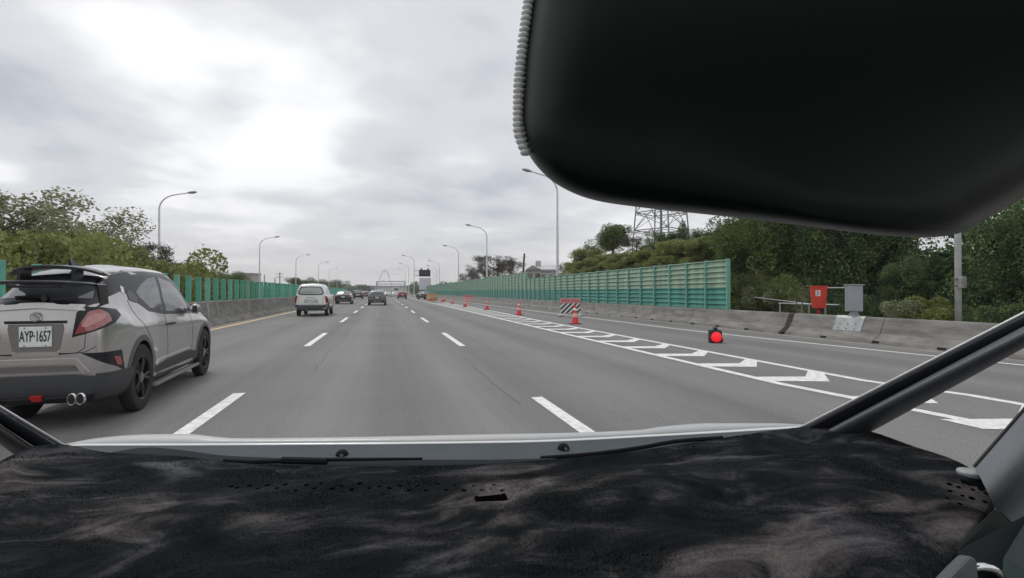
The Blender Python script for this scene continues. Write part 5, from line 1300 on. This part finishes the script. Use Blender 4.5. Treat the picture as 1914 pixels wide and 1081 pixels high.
A_, B_ = [(1478, 806), (2010, 533)], [(1600, 822), (2010, 598)]
pr_ = bar('right_pillar', A_, B_, 1.02, .80, round_prof(.40, 1.0, .030), TRIM)
bar('pillar_seal', A_, B_, 1.03, .81, round_prof(.11, .47, .004), SEAL, pr_)
bar('pillar_edge', A_, B_, 1.05, .83, round_prof(-.01, .12, .004), EDGE, pr_)
A_, B_ = [(140, 842), (-90, 703)], [(52, 868), (-90, 760)]
pl_ = bar('left_pillar', A_, B_, 1.12, .95, round_prof(.52, 1.0, .03), mat('left_trim', (.018, .020, .022), .55), own)
bar('pillar_seal', A_, B_, 1.13, .96, round_prof(.12, .50, .008), SEAL, pl_)
bar('pillar_edge', A_, B_, 1.15, .98, round_prof(-.02, .11, .004), EDGE, pl_)
# pale grey door-side pillar trim at the right edge
def slab(name, poly, d, mt, thick=.03, parent=own, bev=.006, dd=None):
    """outline in pixels with per-point depth, extruded away from the lens"""
    P = [U(p[0], p[1], p[2] if len(p) > 2 else d) for p in poly]
    n = len(P); nrm = Vector((0, 0, 0))
    for i in range(n): nrm += P[i].cross(P[(i + 1) % n])
    nrm.normalize()
    if nrm.dot(P[0] - Vector((0, 0, H))) < 0: nrm = -nrm
    m = MB(); m.add(P + [p + nrm * thick for p in P], [tuple(range(n)), tuple(range(2 * n - 1, n - 1, -1))] + [(i, (i + 1) % n, (i + 1) % n + n, i + n) for i in range(n)])
    return m.obj(name, mt, parent, bevel=bev)
GREYT = mat('grey_trim', (.15, .16, .175), .55, var=.06, scale=30)
m = MB(); rows = []
for i in range(15):
    u = i / 14; row = []
    a = (1822 + (2060 - 1822) * u, 874 + (603 - 874) * u); b = (1888 + (2140 - 1888) * u, 1012 + (800 - 1012) * u)
    for k in range(11):
        v = k / 10; row.append(U(a[0] * (1 - v) + b[0] * v, a[1] * (1 - v) + b[1] * v, .66 - .05 * sin(pi * v) + .03 * v - .06 * u))
    for v in (1., 0.): row.append(U(a[0] * (1 - v) + b[0] * v, a[1] * (1 - v) + b[1] * v, .74))
    rows.append(row)
m.grid(rows, closed=True); m.obj('door_pillar', GREYT, own, smooth=True)
m = MB(); m.tube([U(1820, 873, .72), U(2060, 600, .66)], .0032, 8); m.obj('window_seal', BLACK, own)
# dark door trim and lower dash end at the right
DARKT = mat('dark_trim', (.006, .012, .011), .6, spec=.3)
slab('dash_end', [(1860, 945, .64), (1905, 985, .62), (1960, 930, .60), (2050, 900, .58), (2050, 1200, .50), (1750, 1200, .50), (1780, 1020, .58)], .6, DARKT, .02)
slab('door_trim', [(1860, 1200, .47), (1868, 1040, .55), (1930, 940, .585), (2080, 850, .56), (2080, 1200, .45)], .6, mat('door_green_black', (.012, .026, .024), .55, spec=.3), .02)
m = MB(); ctr = U(1815, 1096, .485); R0 = Vector((CY, -SY, 0)); UPV = (Vector((0, 0, 1)) * .8 + Vector((SY, CY, 0)) * -.3).normalized()
m.tube([ctr + R0 * .027 * cos(a * pi / 16) + UPV * .027 * sin(a * pi / 16) for a in range(33)], .0036, 8)
av = m.obj('vent_ring', CHROME, own, smooth=True)
m = MB(); n0 = R0.cross(UPV).normalized(); rows = []
for r_, h_ in ((.026, 0), (.020, .012), (.0005, .014)): rows.append([ctr + R0 * r_ * cos(a * pi / 12) + UPV * r_ * sin(a * pi / 12) + (ctr - Vector((0, 0, H))).normalized() * h_ for a in range(24)])
m.grid(rows, closed=True); m.obj('vent_core', DARKT, av, smooth=True)
slab('side_panel', [(1735, 1120, .45), (1790, 1062, .462), (1816, 1037, .470), (1826, 1046, .470), (1832, 1120, .455)], .5, mat('panel_grey', (.06, .07, .07), .55), .015)
# round knob standing at the dashboard corner
p = U(1812, 884, .68); m = MB(); m.lathe([(.0125, -.0035), (.0145, -.002), (.0148, .002), (.0135, .0035), (.004, .0042)], p, n=28); kn = m.obj('dashboard_knob', mat('knob_grey', (.30, .32, .32), .4), own, smooth=True)
m = MB(); m.lathe([(.010, -.014), (.0125, -.0035)], p, n=20); m.tube([p + R0 * .008 + Vector((0, 0, -.004)), p + R0 * .016 + Vector((0, 0, -.022))], .004, 8); m.obj('knob_stem', DARKT, kn, smooth=True)

# rear-view mirror housing, filling the top right corner
MOUT = [(1075, -260), (1010, -120), (992, 0), (980, 90), (973, 170), (972, 235), (984, 280), (1010, 318), (1050, 350), (1110, 374), (1200, 388), (1330, 402), (1450, 416), (1560, 430), (1660, 441), (1740, 444), (1800, 434), (1850, 405), (1920, 365), (2060, 270), (2100, 100), (2060, -140), (1900, -260), (1500, -290)]
def closed_spline(P, n):
    out = []; k = len(P)
    for i in range(k):
        p0, p1, p2, p3 = (Vector(P[(i + j - 1) % k]) for j in range(4))
        for j in range(n):
            t = j / n; out.append(.5 * ((2 * p1) + (p2 - p0) * t + (2 * p0 - 5 * p1 + 4 * p2 - p3) * t * t + (3 * p1 - p0 - 3 * p2 + p3) * t ** 3))
    return out
MO = closed_spline(MOUT, 5); cx, cy_ = 1500, 90
kk = lambda q: 1.0 if q.x < 1150 else max(.30, 1 - (q.x - 1150) / 500)
m = MB(); rows = []
for s_in, dz in ((.30, .050), (.94, .048), (.985, .040), (1.0, .024), (1.0, .012), (.994, .002), (.98, -.008), (.955, -.016), (.925, -.022), (.885, -.027), (.84, -.031), (.78, -.034), (.68, -.0365), (.45, -.038), (.2, -.038)):
    rows.append([U(cx + (q.x - cx) * (1 - (1 - s_in) * kk(q)), cy_ + (q.y - cy_) * (1 - (1 - s_in) * kk(q)), .34 + dz) for q in MO])
m.grid(rows, closed=True); k = len(rows[0]); m.f.append(tuple(range(k))); m.m.append(0); k2 = len(m.v); m.f.append(tuple(range(k2 - k, k2))); m.m.append(0)
mir = m.obj('rear_view_mirror', mat('mirror_plastic', (.002, .0065, .005), .40, spec=.32), own, smooth=True)
m = MB()
for i in range(34):
    u = i / 33; py = -60 + 345 * u
    # follows the left flank of the housing
    px = pchip([-120, 0, 90, 170, 235, 280, 318], [1010, 992, 980, 973, 972, 984, 1010], py) - 4
    c = U(px, py, .338)
    m.lathe([(.0004, -.0017), (.0030, -.0016), (.0040, 0), (.0030, .0016), (.0004, .0017)], c, n=10)
m.obj('frit_beads', mat('frit_bead', (.80, .81, .81), .15, spec=.8), mir, smooth=True)  # added bead row standing in for a dotted frit pattern

# ------------------------------------------------------------------ dashboard and its plush cover
EDGEPX = [(-120, 930, .80), (-30, 882, .86), (25, 850, .93), (70, 833, .99), (110, 830, 1.02), (200, 845, .99), (330, 852, .96), (430, 864, .93), (640, 872, .91), (860, 869, .91), (1000, 861, .92), (1120, 850, .93), (1260, 833, .95), (1400, 811, .99), (1500, 798, 1.03), (1570, 794, 1.04), (1625, 806, 1.0), (1700, 832, .93), (1800, 868, .83), (1862, 930, .73), (1852, 955, .70), (1818, 985, .67), (1822, 1030, .62), (1800, 1100, .56), (1760, 1250, .47)]
NT_ = 150; E1 = spline(EDGEPX, NT_); m = MB(); rows = []
NV = 60
for j in range(NV + 1):
    v = j / NV; row = []
    for i, (px, py, d) in enumerate(E1):
        u = i / (NT_ - 1)
        far = U(px, py, d)
        # near edge of the cover, just below the lens and out of frame
        nx = -500 + 2350 * u; near = U(nx, 1330, .335)
        p = far.lerp(near, v)
        # cushiony crown: the plush rolls up from the glass edge, then runs level
        up = .020 * (1 - math.exp(-v * 14)) - .012 * v
        fold = .010 * noise.noise(Vector((p.x * 4.0 + 3, p.y * 7, .3))) + .005 * noise.noise(Vector((p.x * 11, p.y * 15 + p.x * 6, 5))) + .0016 * noise.noise(Vector((p.x * 45, p.y * 45, 2)))
        k_ = min(1, v * 9)
        p.z += (fold * 1.2 + 0) * k_
        row.append(p)
    rows.append(row)
m.grid(rows)
m.grid([rows[0], [p + Vector((0, .004, -.02)) for p in rows[0]]])
def plush_material():
    mm = bpy.data.materials.new('plush'); mm.use_nodes = True; nt = mm.node_tree; b = nt.nodes['Principled BSDF']
    tc = nd(nt, 'ShaderNodeTexCoord')
    def noise_(sc, st, det=6., dist=0., rough=.6):
        mp = nd(nt, 'ShaderNodeMapping'); mp.inputs['Scale'].default_value = st; mp.inputs['Rotation'].default_value = (0, 0, .35); lk(nt, tc.outputs['Object'], mp.inputs[0])
        n = nd(nt, 'ShaderNodeTexNoise', Scale=sc, Detail=det, Distortion=dist, Roughness=rough); lk(nt, mp.outputs[0], n.inputs['Vector']); return n.outputs[0]
    a = noise_(6.5, (.8, 1.6, 1), 7., 1.3, .62); c = noise_(3.0, (1.0, 1.4, 1), 3., .6); f = noise_(260., (1, .5, 1), 3.)
    s1 = nd(nt, 'ShaderNodeMath', operation='MULTIPLY_ADD'); lk(nt, a, s1.inputs[0]); s1.inputs[1].default_value = .62
    s2 = nd(nt, 'ShaderNodeMath', operation='MULTIPLY_ADD'); lk(nt, c, s2.inputs[0]); s2.inputs[1].default_value = .38; s2.inputs[2].default_value = -.045
    s3 = nd(nt, 'ShaderNodeMath', operation='MULTIPLY_ADD'); lk(nt, f, s3.inputs[0]); s3.inputs[1].default_value = .09; lk(nt, s2.outputs[0], s3.inputs[2]); lk(nt, s3.outputs[0], s1.inputs[2])
    r = nd(nt, 'ShaderNodeValToRGB'); lk(nt, s1.outputs[0], r.inputs[0]); e = r.color_ramp.elements
    e[0].position = .44; e[0].color = (.0012, .0036, .0036, 1); e[1].position = .66; e[1].color = (.14, .136, .136, 1)
    q = e.new(.50); q.color = (.010, .0125, .014, 1); q = e.new(.565); q.color = (.055, .052, .054, 1)
    tn = noise_(2.2, (1, 1, 1), 2.); tr_ = nd(nt, 'ShaderNodeValToRGB'); lk(nt, tn, tr_.inputs[0]); te = tr_.color_ramp.elements
    te[0].position = .42; te[0].color = (1.0, .93, .91, 1); te[1].position = .58; te[1].color = (.72, .78, .84, 1)
    tm_ = nd(nt, 'ShaderNodeMixRGB', blend_type='MULTIPLY', Fac=1.); lk(nt, r.outputs[0], tm_.inputs[1]); lk(nt, tr_.outputs[0], tm_.inputs[2])
    lk(nt, tm_.outputs[0], b.inputs['Base Color']); b.inputs['Roughness'].default_value = .95; b.inputs['Specular IOR Level'].default_value = .05
    b.inputs['Sheen Weight'].default_value = .03; b.inputs['Sheen Roughness'].default_value = .5
    bp = nd(nt, 'ShaderNodeBump', Strength=.5, Distance=.004); lk(nt, s1.outputs[0], bp.inputs['Height']); lk(nt, bp.outputs[0], b.inputs['Normal'])
    return mm
cov = m.obj('dashboard_cover', plush_material(), smooth=True, fix=True)
tag(cov, 'black and grey crushed plush cover draped over the dashboard of our own car', 'dashboard cover')
cb = BVHTree.FromPolygons([Vector(v) for v in m.v], m.f)
def on_cover(px, py):
    o_ = Vector((0, 0, H)); d = (U(px, py, 1.) - o_).normalized(); h_ = cb.ray_cast(o_, d); return h_[0], h_[1]
pile = MB(); r = random.Random(77); RW = rows; pv = []; pf = []
for _ in range(150000):
    j = int(r.random() ** 1.35 * (NV - 8)); i = int(r.random() * (NT_ - 1)); a_, b_, c_ = RW[j][i], RW[j][i + 1], RW[j + 1][i]
    q = a_ + (b_ - a_) * r.random() + (c_ - a_) * r.random()
    th = 5.5 * noise.noise(Vector((q.x * 3.2, q.y * 4.2, 9))) + r.gauss(0, .5) + 1.2; L = r.uniform(.0012, .0028)
    lay = .55 + .5 * noise.noise(Vector((q.x * 6, q.y * 8, 1)))
    tip = q + Vector((cos(th) * L * (1.2 - lay), sin(th) * L * (1.2 - lay), L * max(.25, lay))); sd_ = Vector((-sin(th), cos(th), 0)) * .00042
    i0 = len(pv); pv += [q - sd_, q + sd_, tip]; pf.append((i0, i0 + 1, i0 + 2))
pile.add(pv, pf); po = pile.obj('pile', cov.data.materials[0], cov, fix=False); po['kind'] = 'stuff'
m = MB(); r = random.Random(2)
spots = [(430 + i * 17.5 + r.uniform(-4, 4), 908 + (6 if i % 2 else -2) + r.uniform(-3, 3)) for i in range(30)] + [(1770 + i % 4 * 22 + r.uniform(-5, 5), 905 + (i // 4) * 14 + r.uniform(-3, 3) + (i % 4) * 6) for i in range(10)]
for px, py in spots:
    p, n_ = on_cover(px, py)
    if p is None: continue
    if n_.z < 0: n_ = -n_
    a = n_.cross(Vector((0, 1, 0))).normalized(); b = n_.cross(a); q = p + n_ * .0008; s_ = r.uniform(.0028, .0046)
    m.add([q + a * s_ * cos(k * pi / 5) + b * s_ * .8 * sin(k * pi / 5) for k in range(10)] + [q - n_ * .004], [tuple(range(10))] + [(k, (k + 1) % 10, 10) for k in range(10)])
m.obj('vent_perforation', mat('perforation', (.001, .001, .001), 1., spec=0.), cov)['kind'] = 'stuff'
p, n_ = on_cover(918, 932)
if p is not None:
    m = MB(); m.box(-.024, .024, -.009, .009, -.006, .001); q = m.obj('sensor_slot', mat('slot_black', (.002, .002, .003), .9, spec=0.), cov, bevel=.002, loc=p + Vector((0, 0, .002))); q.rotation_euler = (.1, 0, 0)
    m = MB(); m.box(-.018, .018, .004, .006, .0012, .002); m.obj('slot_lip', mat('slot_lip', (.06, .065, .065), .7), q)
# dashboard body under the cover, and the car's unseen roof and headlining, added to shade the dash
m = MB(); ED = [U(px, py, d) for px, py, d in E1]
lo = [p + Vector((0, .0, -.035)) for p in ED]; m.grid([lo, [Vector((p.x * .97, p.y - .10, .62)) for p in ED], [Vector((-.80 + 1.5 * i / (NT_ - 1), .18 - .12 * i / (NT_ - 1), .60)) for i in range(NT_)]])
m.obj('dashboard', DARKT, own, smooth=True)
m = MB(); m.grid([[Vector((x, y, 1.60 + .05 * (1 - (x / .75) ** 2) - .03 * max(0, y + .1))) for x in [-.75 + k * .125 for k in range(13)]] for y in [.12 - j * .2 for j in range(10)]])
o = m.obj('roof', mat('headlining', (.10, .10, .095), .9), own, smooth=True); b = o.modifiers.new('t', 'SOLIDIFY'); b.thickness = .04

# ------------------------------------------------------------------ haze
hm = bpy.data.materials.new('haze'); hm.use_nodes = True; nt = hm.node_tree; nt.nodes.clear()
o_ = nd(nt, 'ShaderNodeOutputMaterial'); v_ = nd(nt, 'ShaderNodeVolumePrincipled'); v_.inputs['Color'].default_value = (.92, .93, .95, 1); v_.inputs['Density'].default_value = .0005; v_.inputs['Anisotropy'].default_value = .2
lk(nt, v_.outputs[0], o_.inputs['Volume'])
m = MB(); m.box(-1510, 1510, -75, 1510, -1.6, 70); hz = m.obj('haze', hm); tag(hz, 'thin pale haze over the whole motorway', 'haze', kind='stuff')
